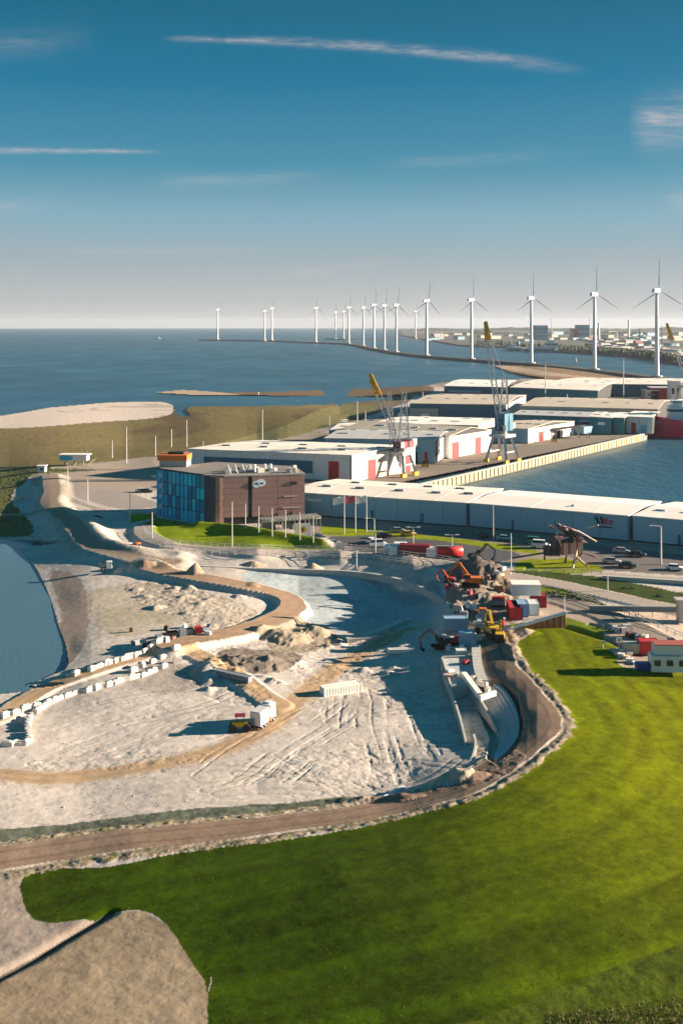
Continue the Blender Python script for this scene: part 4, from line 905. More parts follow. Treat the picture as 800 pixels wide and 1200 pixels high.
LAMPS = [(179,600,633,None,'at the left tip of the office lawn'),(272,588,641,None,'in front of the round brown corner of the office'),(103,561,588,None,'on the small car park left of the glass front'),(80,548,573,None,'left of the small car park'),(153,578,612,None,'by the lawn left of the glass front'),
 (132,516,537,None,'short one on the dike by the pavilion'),(183,511,534,None,'at the marsh edge above the orange roof band'),(149,500,543,None,'tall one on the dike right of the pavilion'),(438.5,608,622,'arm','by the road right of the flags'),(440,623,647,'T','beside the truck park near the white van'),
 (469,586,612,None,'thin one against the long grey wall'),(484,618,646,'T','in the middle of the truck park'),(529,627,645,'T','behind the red tank trailer'),(577,592,633,None,'thin one against the second hall wall'),(599,625,671,None,'left of the timber sculpture on the verge'),
 (684,600,628,'arm','just right of the timber sculpture roof'),(711,673,694,None,'at the end of the bridge wall'),(774,617,661,'arm','tall one at the right edge by the parked cars'),(482,683-20,684,None,'thin one by the basin kerb'),(661,700,724,None,'short white one above the sheet pile wall'),(417.5,645,667,None,'thin one on the railing road')]
for x, a, b, hd, w_ in LAMPS:
    if x == 482: continue
    pole('street_lamp', 'pale lamp post, '+w_, x, a, b, 'lamp posts', head=hd, th=.12 if x != 774 else .22, arm=1)
MASTS = [(219,492,523,'beyond the orange band, at the marsh channel'),(201,503,523,'left of the marsh channel'),(238,517,547,'over the office roof before the white hall'),(307.5,480,517,'thick one behind the white hall roof'),(386,488,518,'at the left end of the grey-roofed hall'),(418.5,470,500,'behind the grey-roofed hall'),(474,464,484,'right of the small lattice jib'),
 (638.5,426,472,'tallest one before the far halls'),(730,420,468,'before the far hall near the grey tower'),(495,459,476,'behind the tan-roofed hall'),(535,446,460,'on the wall of the farthest hall'),(664,462,481,'beside the cream cube'),(428,482,499,'among the sheds left of the luffing crane'),(340,520,556,'slim one behind the brown office')]
for x, a, b, w_ in MASTS:
    pole('light_mast', 'port light mast, '+w_, x, a, b, 'light masts of the port', head='crown' if b < 475 else None, z=0, th=.14)
# ---------------------------------------------------------------- wind turbines and breakwater
DAM = [(236,397.6),(255,398),(318,398.8),(370,401),(408,402.3),(425,405),(438,408),(450,410),(464,412.4),(499,416.5),(552,420.5),(622,425.5),(696,433),(769,441.5),(860,452),(1000,468)]
def dampt(px, py, z=1.0):
    D = F*(H-z)/(py-HZ); zz = z - D*D/(2*REARTH); D = F*(H-zz)/(py-HZ); return Vector(((px-400)*D/F, D, zz))
pts = [dampt(a, b) for a, b in DAM]
def bank_mesh(pts, top, foot, z1, z0, name, m_, **kw):
    vs = []; fs = []
    for i, p in enumerate(pts):
        d = (pts[min(i+1,len(pts)-1)]-pts[max(i-1,0)]); d.z = 0; d.normalize(); n = Vector((-d.y, d.x, 0))
        for o_, z in ((-foot, z0), (-top, z1), (top, z1), (foot, z0)): vs.append((p.x+n.x*o_, p.y+n.y*o_, p.z+z-1.0))
    for i in range(len(pts)-1):
        a = i*4; b = a+4; fs += [(a,b,b+1,a+1),(a+1,b+1,b+2,a+2),(a+2,b+2,b+3,a+3)]
    return tag(MB().add(vs, fs).build(name, m_), **kw)
bank_mesh(pts, 9, 20, 1.0, -5.5, 'breakwater', M['rock'], kind='structure')
bank_mesh([dampt(a, b) for a, b in [(383,396.6),(405,396.9),(440,396.8),(500,396.5)]], 10, 24, 1.0, -6.5, 'breakwater', M['rock'], kind='structure')
TURB = [(255,398,363,'farthest left, alone near the end of the breakwater'),(310,398.8,364.5,'left one of a close pair'),(318.5,398.9,361.5,'right one of the close pair'),(370,401,361,'alone right of the close pair'),
 (393,396.8,366,'small far one left of the central cluster'),(402.5,396.9,365,'small far one behind the central cluster'),(408.5,402.5,360.5,'first large one of the central cluster'),(425.5,405,360.5,'second of the central cluster'),(438,408,357.5,'third of the central cluster, between two others'),
 (450,410,358,'fourth of the central cluster'),(464,412.4,357.5,'last of the central cluster'),(486.5,396.6,365,'small far one behind the gap before the sixth large one'),(499.5,416.5,352.5,'right of the central cluster'),(552,420.5,351.5,'left of the yellow crane jib'),
 (622,425.5,349.5,'right of the yellow crane jib before the white ship'),(696,433,345,'second largest, second from the right'),(769,441.5,340.5,'largest and nearest, rightmost')]
tproto = None
for i, (px, py, yh, w_) in enumerate(TURB):
    b = dampt(px, py, 1.0); D = b.y; hub = H-(yh-HZ)*D/F; hh_ = hub-b.z; s = hh_/100.0
    t = thing('wind_turbine', 'white wind turbine, '+w_, 'wind turbine', b, group='wind turbines along the breakwater')
    MB().cone((0,0,-4), (0,0,hh_-1.2*s), 2.9*s, 1.7*s, 14).build('tower', M['white'], t, smooth=False)
    MB().cone((0,0,-2), (0,0,1.5), 7*s, 6.4*s, 14).build('foundation', M['conc'], t)
    # rotor axis points right and away from the camera
    az = R(37 + (i*13 % 11) - 5); ax = Vector((math.cos(az), math.sin(az), 0)); side = Vector((-ax.y, ax.x, 0))
    hc = ax*(5.2*s)+Vector((0,0,hh_))
    nb_ = MB(); 
    nb_.box((-ax.x*1.5*s, -ax.y*1.5*s, hh_), (12.5*s, 4.4*s, 4.4*s), rz=az, taper=.86); nb_.build('nacelle', M['white'], t)
    MB().cone(hc-ax*1.2*s, hc+ax*2.2*s, 2.0*s, .7*s, 12).build('hub', M['white'], t)
    ph = R((i*29) % 14 - 4) if i < 13 else R(0)
    for k in range(3):
        a = ph + k*2*math.pi/3; dr_ = Vector((0,0,1))*math.cos(a) + side*(-math.sin(a)); ch = dr_.cross(ax); L_b = 40*s
        vs = []; st = [(0.02,1.0,.9),(.10,1.6,.7),(.22,2.1,.45),(.45,1.5,.28),(.7,1.0,.18),(.9,.65,.1),(1.0,.25,.05)]
        for r_, c_, t_ in st:
            o_ = hc+dr_*(r_*L_b); c_ *= s*(1.0 if D < 1800 else 1.15); t_ *= s
            vs += [o_-ch*c_*.25, o_+ax*t_*.8, o_+ch*c_*.55, o_-ax*t_*.8]
        fs = [(3,2,1,0)]
        for j in range(len(st)-1):
            p0 = j*4; q0 = p0+4
            for m2 in range(4): fs.append((p0+m2, p0+(m2+1)%4, q0+(m2+1)%4, q0+m2))
        fs.append((len(vs)-4, len(vs)-3, len(vs)-2, len(vs)-1))
        MB().add(vs, fs).build('blade', M['blade'], t)

# ---------------------------------------------------------------- far shore
def far_sheet(front, back_y, name, col, z=0.5, far=(3000, 6000, 12000, 26000)):
    vs = []; fs = []; n = len(front); rows_ = []
    for a, b in front: 
        p = dampt(a, b, z); rows_.append(p)
    L_ = [rows_]
    for Dk in far:
        L_.append([Vector((p.x*Dk/p.y, Dk, z-Dk*Dk/(2*REARTH))) if p.y < Dk else Vector((p.x, p.y, p.z)) for p in rows_])
    for r_ in L_: vs += [tuple(p) for p in r_]
    for j in range(len(L_)-1):
        for i in range(n-1): a = j*n+i; fs.append((a, a+1, a+n+1, a+n))
    # shore face down into the water
    k = len(vs); vs += [(p.x, p.y-10, p.z-5) for p in rows_]
    for i in range(n-1): fs.append((k+i, k+i+1, i+1, i))
    return tag(MB().add(vs, fs).build(name, col), kind='structure')
FARG = mat('far_shore_ground', (.075,.075,.06), .95, var=.5, scale=.003)
FARS = mat('far_sand_spit', (.42,.34,.25), .95, var=.2, scale=.01)
far_sheet([(470,392.5),(505,398.5),(537,404),(570,405.5),(600,406.5),(640,409.5),(660,411.5),(695,414),(730,416),(760,419.5),(790,424.5),(840,430),(1000,440),(1500,450)], None, 'far_shore', FARG, far=(2600, 4500, 9000, 26000))
sp_ = [dampt(a, b, .9) for a, b in [(600,407.2),(650,410.6),(700,408.5),(780,409.5),(780,406.5),(690,406.2),(640,408.2)]]
tag(MB().add([tuple(p) for p in sp_], [tuple(range(len(sp_)))]).build('far_sand_spit', FARS), kind='structure')
# distant wooded horizon
random.seed(3)
for nm, D_, h0_, h1_, x0, x1, lab in (('distant_woods', 9500, 14, 34, 455, 1500, 1), ('distant_woods', 6200, 8, 20, 500, 1500, 2)):
    n = 260; vs = []; fs = []; dr_ = D_*D_/(2*REARTH)
    for i in range(n+1):
        px = x0+(x1-x0)*i/n; e_ = min(1, i/14); hh_ = (h0_+(h1_-h0_)*(.5+.5*math.sin(i*.21+D_)*math.sin(i*.057)) + random.uniform(-3,3))*e_
        x = (px-400)*D_/F; vs += [(x, D_-60, -dr_-2), (x, D_, -dr_+hh_), (x*1.01, D_+200, -dr_-2)]
    for i in range(n): a = i*3; fs += [(a,a+3,a+4,a+1),(a+1,a+4,a+5,a+2)]
    tag(MB().add(vs, fs).build(nm, M['leaf']), kind='structure')
# shoreline woods as leafy clumps
cl_ = MB()
for k in range(1500):
    t_ = random.random(); px = 692+t_*100 if k % 2 else random.choice((random.uniform(560,610), random.uniform(640,700), random.uniform(600,800)))
    fy = np.interp(px, [470,537,600,660,695,730,760,790,840], [392,404,406.5,411.5,414,416,419.5,424.5,430]); py = fy-random.uniform(.6, 3.4)
    p = dampt(px, py, .5); s = random.uniform(3,7)
    for j in range(3):
        c_ = p+Vector((random.uniform(-s,s), random.uniform(-s,s), random.uniform(.3,1)*s)); r_ = s*random.uniform(.5,.9)
        a_ = random.uniform(0, 3)
        vs = [c_+Vector((math.cos(a_+q*2.1)*r_*random.uniform(.7,1.2), math.sin(a_+q*2.1)*r_, -r_*.6)) for q in range(3)] + [c_+Vector((0,0,r_*random.uniform(.7,1.1)))]
        cl_.add(vs, [(0,1,3),(1,2,3),(2,0,3)])
tag(cl_.build('shore_woods', M['leaf']), 'dark green woods along the far harbour shore', 'woods', kind='stuff')
# far industry
def far_block(label, x0, x1, yt, yb, wall, group=None, name='building', deep=60, roof=None, stripes=0):
    b = dampt((x0+x1)/2, yb, .5); D = b.y; w_ = (x1-x0)*D/F; hh_ = H-(yt-HZ)*D/F-b.z
    t = thing(name, label, 'building', b, .55 if name == 'factory_hall' else 0, group=group)
    MB().box((0,deep/2,hh_/2-1), (w_,deep,hh_+2)).build('wall', wall, t); MB().box((0,deep/2,hh_+.4), (w_+2,deep+2,.8)).build('roof', roof or M['roof_grey'], t)
    for k in range(stripes): MB().box((0,-.3,hh_*(k+.6)/stripes), (w_*.94,.8,hh_*.3/stripes)).build('window_band', M['bglass'], t)
    return t
far_block('tall blue glass block on the far shore right of the crane jib', 626, 641.5, 381.5, 398.5, M['teal_clad'], stripes=4)
far_block('tall blue and purple block on the far shore', 677, 690, 381, 397.5, M['navy_clad'], stripes=3)
far_block('purple lower block attached left of the tall far block', 671, 677, 385, 397.5, M['dred'])
random.seed(21)
names_ = [('low white factory hall on the far shore', mat('far_white_wall', (.40,.40,.39), .8)), ('low pale grey factory hall on the far shore', M['grey_clad']), ('low cream factory hall on the far shore', M['cream_clad']), ('low reddish factory hall on the far shore', M['dred']), ('low dark factory hall on the far shore', M['navy_clad'])]
for k in range(120):
    if k < 60: px = random.uniform(696, 800); yb = np.interp(px, [695,760,800], [411,415,419])-random.uniform(0, 13)
    else: px = random.uniform(500, 800); yb = random.uniform(391, 400)
    w_ = random.uniform(4, 16); lab, m_ = random.choice(names_[:3] if random.random() < .7 else names_)
    far_block(lab, px-w_/2, px+w_/2, yb-random.uniform(1.5, 3.8), yb, m_, group='factory halls on the far shore', deep=30, name='factory_hall', roof=random.choice([mat('far_white_wall', (.40,.40,.39), .8), mat('far_grey_roof', (.16,.16,.155), .9), mat('far_brown_roof', (.12,.09,.075), .9), M['roof_grey']]))
for px, yt, yb, w_, m_, lab in [(646,373,400,.5,M['lsteel'],'thin grey chimney right of the blue glass block'),(736,375,398,1.5,M['white'],'thick white chimney on the far shore'),(749,385,401,.9,M['black'],'black chimney between the far factory halls'),(701,378,398,1.5,M['white'],'white chimney just right of the second turbine'),
                        (722,388,398,.7,M['lsteel'],'short chimney left of the thick white one'),(690.5,372,396,.5,M['lsteel'],'thin stack left of the second turbine'),(775,382,420,.5,M['dred'],'thin dark mast right of the largest turbine'),(517,388,397,.6,M['lsteel'],'tiny stack on the far shore left')]:
    b = dampt(px, yb, .5); D = b.y; hh_ = H-(yt-HZ)*D/F-b.z; r_ = w_*D/F/2*1.6
    t = thing('chimney', lab, 'chimney', b, group='far chimneys'); MB().cone((0,0,-1),(0,0,hh_),r_*1.3,r_*.8,10).build('shaft', m_, t); MB().cone((0,0,hh_*.93),(0,0,hh_*.96),r_*1.1,r_*1.1,10).build('collar', M['grey'], t)

# ---------------------------------------------------------------- ships
def ship(label, bow, stern, z0, Hh, beam_, hull, sup, name='ship', boot=None, towers=(), extra=None):
    """bow, stern: world points on the water line"""
    d = (stern-bow); L_ = d.length; rz = math.atan2(d.y, d.x); t = thing(name, label, 'ship', bow, rz)
    def sect(x, w_, zt): return [(x,-w_*.75,-.5),(x,-w_,zt*.6),(x,-w_,zt),(x,w_,zt),(x,w_,zt*.6),(x,w_*.75,-.5)]
    st = [(0+.00*L_, .05, Hh*1.35), (.06*L_, .45, Hh*1.25), (.16*L_, .88, Hh*1.1), (.3*L_, 1, Hh), (.9*L_, 1, Hh), (L_, .85, Hh*1.05)]
    vs = []; fs = []
    for i, (x, k, zt) in enumerate(st): vs += sect(x, beam_/2*k, zt)
    for i in range(len(st)-1):
        a = i*6; b = a+6
        for j in range(6): fs.append((a+j, a+(j+1)%6, b+(j+1)%6, b+j))
    fs += [(5,4,3,2,1,0), tuple(range(len(vs)-6, len(vs)))]
    MB().add(vs, fs).build('hull', hull, t)
    if boot: MB().prism([(.1*L_,-beam_*.47),(L_*.99,-beam_*.45),(L_*.99,beam_*.45),(.1*L_,beam_*.47)], -.6, .15).build('boot_topping', boot, t)
    for x0, x1, w_, za, zb_ in towers:
        MB().box(((x0+x1)/2*L_, 0, (za+zb_)/2), ((x1-x0)*L_, w_*beam_, zb_-za), taper=.95).build('superstructure', sup, t)
        MB().box(((x0+x1)/2*L_, 0, za+(zb_-za)*.72), ((x1-x0)*L_*1.01, w_*beam_*1.01, (zb_-za)*.14)).build('window_band', M['glass'], t)
    if extra: extra(t, L_)
    return t
# red ship moored at the quay end, its bow to the left
bow = G(757,511.5,SEA); stern = bow + Vector((75, -8, 0))
def red_extra(t, L_):
    MB().cone((.32*L_,0,10),(.32*L_,0,21),.5,.25,8).build('mast', M['lsteel'], t); MB().beam((.30*L_,-3,17),(.34*L_,3,17),.3).build('yard', M['lsteel'], t)
    MB().box((.10*L_,0,8.6),(2.4,2.4,3.2),taper=.7).build('deck_winch', M['dred'], t); MB().cone((.13*L_,-2,7.4),(.13*L_,-2,11),.6,.5,8).build('vent_pipe', M['white'], t); MB().cone((.42*L_,0,12),(.42*L_,0,16.5),1.4,1.2,10).build('funnel', M['redp'], t)
    r_ = MB(); 
    for k in range(12): r_.beam((.02*L_+k*1.6,-5.2+2.6*max(0,1-k/5),7.3),(.02*L_+k*1.6,-5.2+2.6*max(0,1-k/5),8.5),.10)
    r_.beam((.06*L_,-4,8.5),(.28*L_,-5.2,8.4),.12); tag(r_.build('railing', M['white'], t), kind='stuff')
    MB().box((.62*L_,0,8),(18,10,3)).build('deck_cargo', M['cream_clad'], t); MB().box((.07*L_,-3.6,3.9),(1.0,.4,1.0)).build('anchor', M['black'], t)
    MB().beam((2,-1,7.6),(-14,10,4.1),.12).build('mooring_line', M['white'], t)
ship('red-hulled ship with white superstructure moored at the end of the quay', bow, stern, SEA, 9.2, 13, mat('red_ship_hull', (.90,.04,.08), .4, var=.1), M['white'], boot=M['black'], towers=[(.155,.27,.62,8.5,17.5),(.18,.25,.5,17.5,20.5),(.27,.44,.8,8.6,13.5),(.34,.40,.5,13.5,16)], extra=red_extra)
def w2(t, L_):
    MB().cone((.3*L_,0,12),(.3*L_,0,26),.8,.4,8).build('mast', M['white'], t); MB().cone((.75*L_,0,16),(.75*L_,0,24),3,2.6,8).build('funnel', M['lblue'], t)
pA, pB_ = dampt(594,410.5,SEA), dampt(612,412,SEA); ship('small white coaster lying left of the larger white ship off the far shore', pA, pB_, SEA, 7, 14, M['teal_clad'], M['white'], towers=[(.25,.5,.7,7,16),(.55,.9,.8,7,10)], extra=w2)
pA, pB_ = dampt(653,413,SEA), dampt(613,413,SEA); ship('white ferry with blue hull off the far shore', pA, pB_, SEA, 8, 20, M['teal_clad'], M['white'], towers=[(.03,.38,.8,8,22),(.12,.3,.7,22,27),(.42,.9,.8,8,13)], extra=w2)
pA, pB_ = dampt(181,397.5,SEA), dampt(188,397.5,SEA); ship('tiny white boat far out on the sea', pA, pB_, SEA, 4, 8, M['white'], M['white'], towers=[(.5,.8,.6,4,14)])
b = dampt(674.5,424.5,SEA); t = thing('channel_buoy', 'small pale channel buoy on the water before the far shore', 'buoy', b); MB().cone((0,0,0),(0,0,1.6),1.6,1.4,10).build('float', M['redp'], t); MB().cone((0,0,1.6),(0,0,7.5),.9,.3,6).build('cage', M['white'], t); MB().box((0,0,8),(1,1,1)).build('top_mark', M['white'], t)
b = dampt(303,463,SEA+.6); t = thing('channel_marker', 'short dark marker post at the tidal spit', 'marker', b); t.scale = (.45,.45,.45); MB().cone((0,0,-1),(0,0,7),1.0,.6,8).build('post', M['white'], t); MB().box((0,0,7.5),(2.4,2.4,2)).build('head', M['dark'], t)

# ---------------------------------------------------------------- harbour cranes
def lattice(mb, p, q, w0, w1, n, ch):
    p, q = Vector(p), Vector(q); d = (q-p).normalized(); up = Vector((0,0,1)) if abs(d.z) < .9 else Vector((0,1,0)); a = d.cross(up).normalized(); b = a.cross(d)
    def c(t_, i): w_ = (w0+(w1-w0)*t_)/2; return p.lerp(q, t_)+a*(w_*(1,1,-1,-1)[i])+b*(w_*(1,-1,-1,1)[i])
    for i in range(4): mb.beam(c(0,i), c(1,i), ch)
    for k in range(n):
        for i in range(4):
            j = (i+1) % 4; mb.beam(c(k/n,i if k%2 else j), c((k+1)/n,j if k%2 else i), ch*.6)
            mb.beam(c((k+1)/n,i), c((k+1)/n,j), ch*.6)
def harbour_crane(label, px, py, tip, knee, tipcol, house, rz, gauge=9, leg=11, hb=6, tower=24, second=None, paint=None, ysplit=.45, s=1.0):
    b = G(px, py); t = thing('harbour_crane', label, 'crane', b); paint = paint or M['lsteel']; D = b.y
    ca, sa = math.cos(rz), math.sin(rz)
    def L(x, y, z): return (x*ca-y*sa, x*sa+y*ca, z)
    g = gauge/2
    for sx, sy in ((-1,-1),(1,-1),(1,1),(-1,1)):
        MB().beam(L(sx*g,sy*g,1.2), L(sx*g*.55,sy*g*.55,leg), 1.1).build('leg', paint, t)
        MB().box(L(sx*g,sy*g,.7), (2.6,1.4,1.4), rz=rz).build('bogie', M['yellow'], t)
    MB().box(L(0,0,leg+.4), (gauge*.85,gauge*.85,1.2), rz=rz).build('portal_beam', paint, t)
    for sy in (-1, 1): MB().beam(L(-g*.8,sy*g*.8,4.5), L(g*.8,sy*g*.8,4.5), .5).build('brace', paint, t)
    MB().cone(L(0,0,leg+1), L(0,0,leg+2.4), 2.2, 2.2, 14).build('slewing_ring', M['grey'], t)
    MB().box(L(1.4,0,leg+2.4+hb/2), (7.0,5.0,hb), rz=rz).build('machine_house', house, t)
    MB().box(L(-3.2,-2.2,leg+4.0), (2.2,1.8,2.4), rz=rz).build('cab', M['glass'], t)
    lm_ = MB(); lattice(lm_, L(1.5,0,leg+2.4), L(2.0,0,leg+tower), 4.2, 1.6, 6, .30); lm_.build('lattice_tower', paint, t)
    foot = Vector(L(-1.5,0,leg+3.4)); 
    # boom in the plane seen by the photograph, reaching the tip pixel at the crane's distance
    tipv = Vector(((tip[0]-400)*D/F, 0, H-(tip[1]-HZ)*D/F)) - Vector((b.x, 0, b.z))
    mid = foot.lerp(tipv, ysplit)
    bm_ = MB(); lattice(bm_, foot, mid, 1.8, 2.2, 8, .26); bm_.build('boom', paint, t)
    bm_ = MB(); lattice(bm_, mid, tipv, 2.2, 1.0, 7, .42); bm_.beam(mid, tipv, 1.1, .9); bm_.build('boom_head', tipcol, t)
    MB().beam(Vector(L(2.0,0,leg+tower)), mid.lerp(tipv,.7), .22).build('stay', paint, t)
    MB().beam(tipv, tipv+Vector((0,0,-3)), .15).build('hoist_rope', M['dark'], t); MB().box(tuple(tipv+Vector((0,0,-3.2))), (.9,.9,1.1)).build('hook_block', M['yellow'], t)
    MB().box(L(6.0,0,leg+4.4), (3.2,4.4,2.6), rz=rz).build('counterweight', M['grey'], t)
    if second:
        tv = Vector(((second[0]-400)*D/F, 4, H-(second[1]-HZ)*D/F)) - Vector((b.x, 0, b.z)); bm_ = MB(); lattice(bm_, Vector(L(0,4,leg+3)), tv, 2.4, 1.2, 10, .26); bm_.build('luffing_jib', paint, t)
    return t
harbour_crane('pale level-luffing crane with red cab base and yellow jib tip on the quay', 470, 557, (433.5,438.5), None, M['yellow'], M['dred'], R(50), gauge=8, leg=8.5, hb=2.6, tower=24, second=(456.5,460), ysplit=.70)
harbour_crane('tall crane with navy machine house and long yellow jib head', 588, 541, (568.5,377), None, M['yellow'], M['navy_clad'], R(50), gauge=10, leg=11, hb=7.5, tower=26, ysplit=.83)
harbour_crane('crane with yellow jib head behind the red ship at the right edge', 806, 476, (780.5,379), None, M['yellow'], M['white_clad'], R(40), gauge=14, leg=14, hb=8, tower=32, ysplit=.72)
# blue-grey quay hopper with long dark conveyor
b = G(668,513); t = thing('conveyor_hopper', 'blue-grey hopper with a long dark conveyor boom on the quay', 'hopper', b)
MB().box((7,1,4.2),(6,5,3.6),rz=.7,taper=1.25).build('hopper', M['lblue'], t)
for x, y in ((4,-2),(10,0),(5,4),(10,5)): MB().beam((x,y,0),(x*.95+.3,y*.7,3.0),.5).build('leg', M['steel'], t)
MB().beam((8,1,6.4),(-11,-8,5.2),1.5,1.0).build('conveyor', M['dark'], t); MB().beam((-9,-7,5),(-9,-7,0),.6).build('support', M['steel'], t); MB().beam((-6,-5.6,5),(-6,-5.6,0),.5).build('support', M['steel'], t)
for px, py, w_ in [(630,517,'beside the red door of the quay hall'),(648,518,'yellow one below the conveyor boom'),(497,548,'near the luffing crane')]:
    b = G(px, py); t = thing('forklift', 'small yellow forklift on the quay, '+w_, 'forklift', b); MB().box((0,0,1.0),(2.6,1.3,1.2)).build('body', M['yellow'], t); MB().box((-.2,0,2.1),(1.3,1.2,1.1),taper=.85).build('cab', M['glass'], t); MB().box((1.5,0,1.6),(.25,1.1,3.0)).build('mast', M['dark'], t)
# ---------------------------------------------------------------- vehicles
def wheel(t, x, y, r, w_, parent=None):
    o = MB().cone((x, y-w_/2, r), (x, y+w_/2, r), r, r, 14).build('wheel', M['tyre'], parent or t)
    h_ = MB().cone((x, y-w_*.55, r), (x, y+w_*.55, r), r*.5, r*.5, 8).build('rim', M['steel'], o); return o
def car(label, px, py, rz, paint, van=False, cat='car'):
    b = G(px, py, 0); t = thing('parked_van' if van else 'parked_car', label, cat, b + Vector((0,0,.01)), rz, 'parked vehicles'); l_, w_ = (4.9,1.9) if van else (4.4,1.8); zt = 2.1 if van else 1.42
    vs = []
    prof = [(-l_/2,.35),(-l_/2,.95),(-l_/2+.15,1.0),(l_*.12,.98),(l_/2-.3,.85),(l_/2,.7),(l_/2,.35)] if not van else [(-l_/2,.35),(-l_/2,1.3),(-l_/2+.05,1.35),(l_*.22,1.35),(l_/2-.3,1.05),(l_/2,.85),(l_/2,.35)]
    n = len(prof)
    for y in (-w_/2, w_/2): vs += [(x, y, z) for x, z in prof]
    MB().add(vs, [tuple(range(n)), tuple(range(2*n-1,n-1,-1))]+[(k,n+k,n+(k+1)%n,(k+1)%n) for k in range(n)]).build('body', paint, t)
    c0 = prof[1][1]
    MB().box((-.25 if not van else -.45,0,(zt+c0)/2),(l_*.56 if not van else l_*.72,w_*.9,zt-c0),taper=.80).build('cabin_glass', M['glass'], t)
    MB().box((-.28 if not van else -.45,0,zt+.02),(l_*.42 if not van else l_*.62,w_*.72,.07)).build('roof', paint, t)
    for x in (-l_*.31, l_*.31):
        for y in (-w_*.46, w_*.46): wheel(t, x, y, .33, .22)
    for y in (-w_*.35, w_*.35): MB().box((l_/2+.01,y,.68),(.06,.35,.14)).build('headlight', M['white'], t)
    return t
CARS = [(381,637,.2,'white','white car left of the truck park, nearest the office sign'),(390,639,.2,'silver','silver car next to the white car left of the truck park'),(372,632,.4,'dcar','dark car behind the pergola end'),(435,636,1.2,'white','white car under the double lamp by the truck park'),(450,630,.1,'dcar','dark car behind the truck cab'),
 (568,630,-.3,'dcar','dark car parked against the grass strip below the grey hall'),(591,633,-.3,'lblue','light blue car right of the dark one by the grey hall'),(728,648,-.4,'silver','silver car in the back row by the emblem hall'),(746,652,-.4,'dcar','dark car in the back row right of the silver one'),
 (716,660,-.35,'silver','silver car in the front row beside the sculpture lawn'),(735,665,-.35,'dcar','black car in the front row beside the silver one'),(790,668,-.4,'white','white car at the right edge behind the bridge wall'),(478,628,.0,'yellow','small yellow car at the grass strip behind the trucks'),(466,624,.1,'grey','grey car on the road before the grey hall'),
 (166,577,.1,'white','white car near the glass front of the office'),(172,577.5,.1,'dcar','dark car near the glass front of the office'),(112,609,.6,'dcar','dark car on the curved dike road')]
for px, py, rz, m_, lab in CARS: car(lab, px, py, rz, M[m_])
car('green van parked left of the timber sculpture', 626, 638, -.3, M['green'], True, 'van'); car('white van beside the lawn left of the sculpture', 633, 642, -.3, M['white'], True, 'van'); car('white van by the truck park lamp', 443, 641, .2, M['white'], True, 'van')
def truck(label, px, py, rz, cabc, body, kind, L_=11, z=0.0, ws=1.0, group='lorries'):
    k_ = 1.0 if L_ > 5.5 and z == 0 else .62
    b = G(px, py, z); t = thing('lorry', label, 'lorry', b+Vector((0,0,.01)), rz, group)
    MB().box((L_/2-1.1,0,1.75),(2.2,2.5,2.7),taper=.94).build('cab', cabc, t); MB().box((L_/2-.06,0,2.2),(.16,2.1,.9)).build('windscreen', M['glass'], t)
    MB().box((-.8,0,.85),(L_-1.6,1.0,.35)).build('chassis', M['dark'], t)
    if kind == 'tank':
        MB().cone((-L_/2,0,2.25),(L_/2-2.7,0,2.25),1.25,1.25,16).build('tank', body, t, smooth=True); MB().box((-.8,0,3.5),(L_*.6,.6,.12)).build('walkway', M['steel'], t)
        MB().cone((-L_/2-.3,0,2.25),(-L_/2,0,2.25),.9,1.25,16).build('tank_end', body, t)
    elif kind == 'box': MB().box((-1.25,0,2.35),(L_-2.8,2.5,2.7)).build('cargo_box', body, t)
    elif kind == 'tipper':
        mb_ = MB().box((-1.2,0,1.25),(L_-3,2.5,.3)); 
        for y in (-1.2,1.2): mb_.box((-1.2,y,1.9),(L_-3,.12,1.3))
        for x in (-L_/2+.3, L_/2-2.7): mb_.box((x,0,1.9),(.12,2.5,1.3))
        mb_.build('tipper_body', body, t)
    for x in (L_/2-1.2, -L_/2+1.0, -L_/2+2.3):
        for y in (-1.05, 1.05): wheel(t, x, y, .52, .35)
    t.scale = (k_, k_, k_); return t
truck('white lorry with a dark red trailer parked behind the railing road', 480, 654.5, R(172), M['white'], M['dred'], 'box', 10.5); truck('lorry with a white and pink tall body left of the dark red trailer', 463, 652.5, R(172), M['white'], M['white'], 'box', 6)
truck('white lorry with a bright red tank parked behind the railing road', 520, 656, R(176), M['white'], M['redp'], 'tank', 9)
truck('small red and white tipper lorry on the raised track among spoil heaps', 224, 746, R(10), M['redp'], M['grey'], 'tipper', 6.5, z=-1.7)
truck('dark tipper lorry left of the small red one', 206, 749, R(20), M['grey'], M['black'], 'tipper', 6.5, z=-1.8)
truck('grey tipper lorry at the end of the block row', 180, 757, R(30), M['grey'], M['grey'], 'tipper', 6, z=-1.8)
truck('small white tipper lorry on the curved dike road', 124, 667, R(10), M['white'], M['grey'], 'tipper', 5, z=-.4)
truck('orange and white lorry on the raised road left of the lawn', 158, 644, R(-30), M['orang'], M['white'], 'tipper', 5, z=.4)
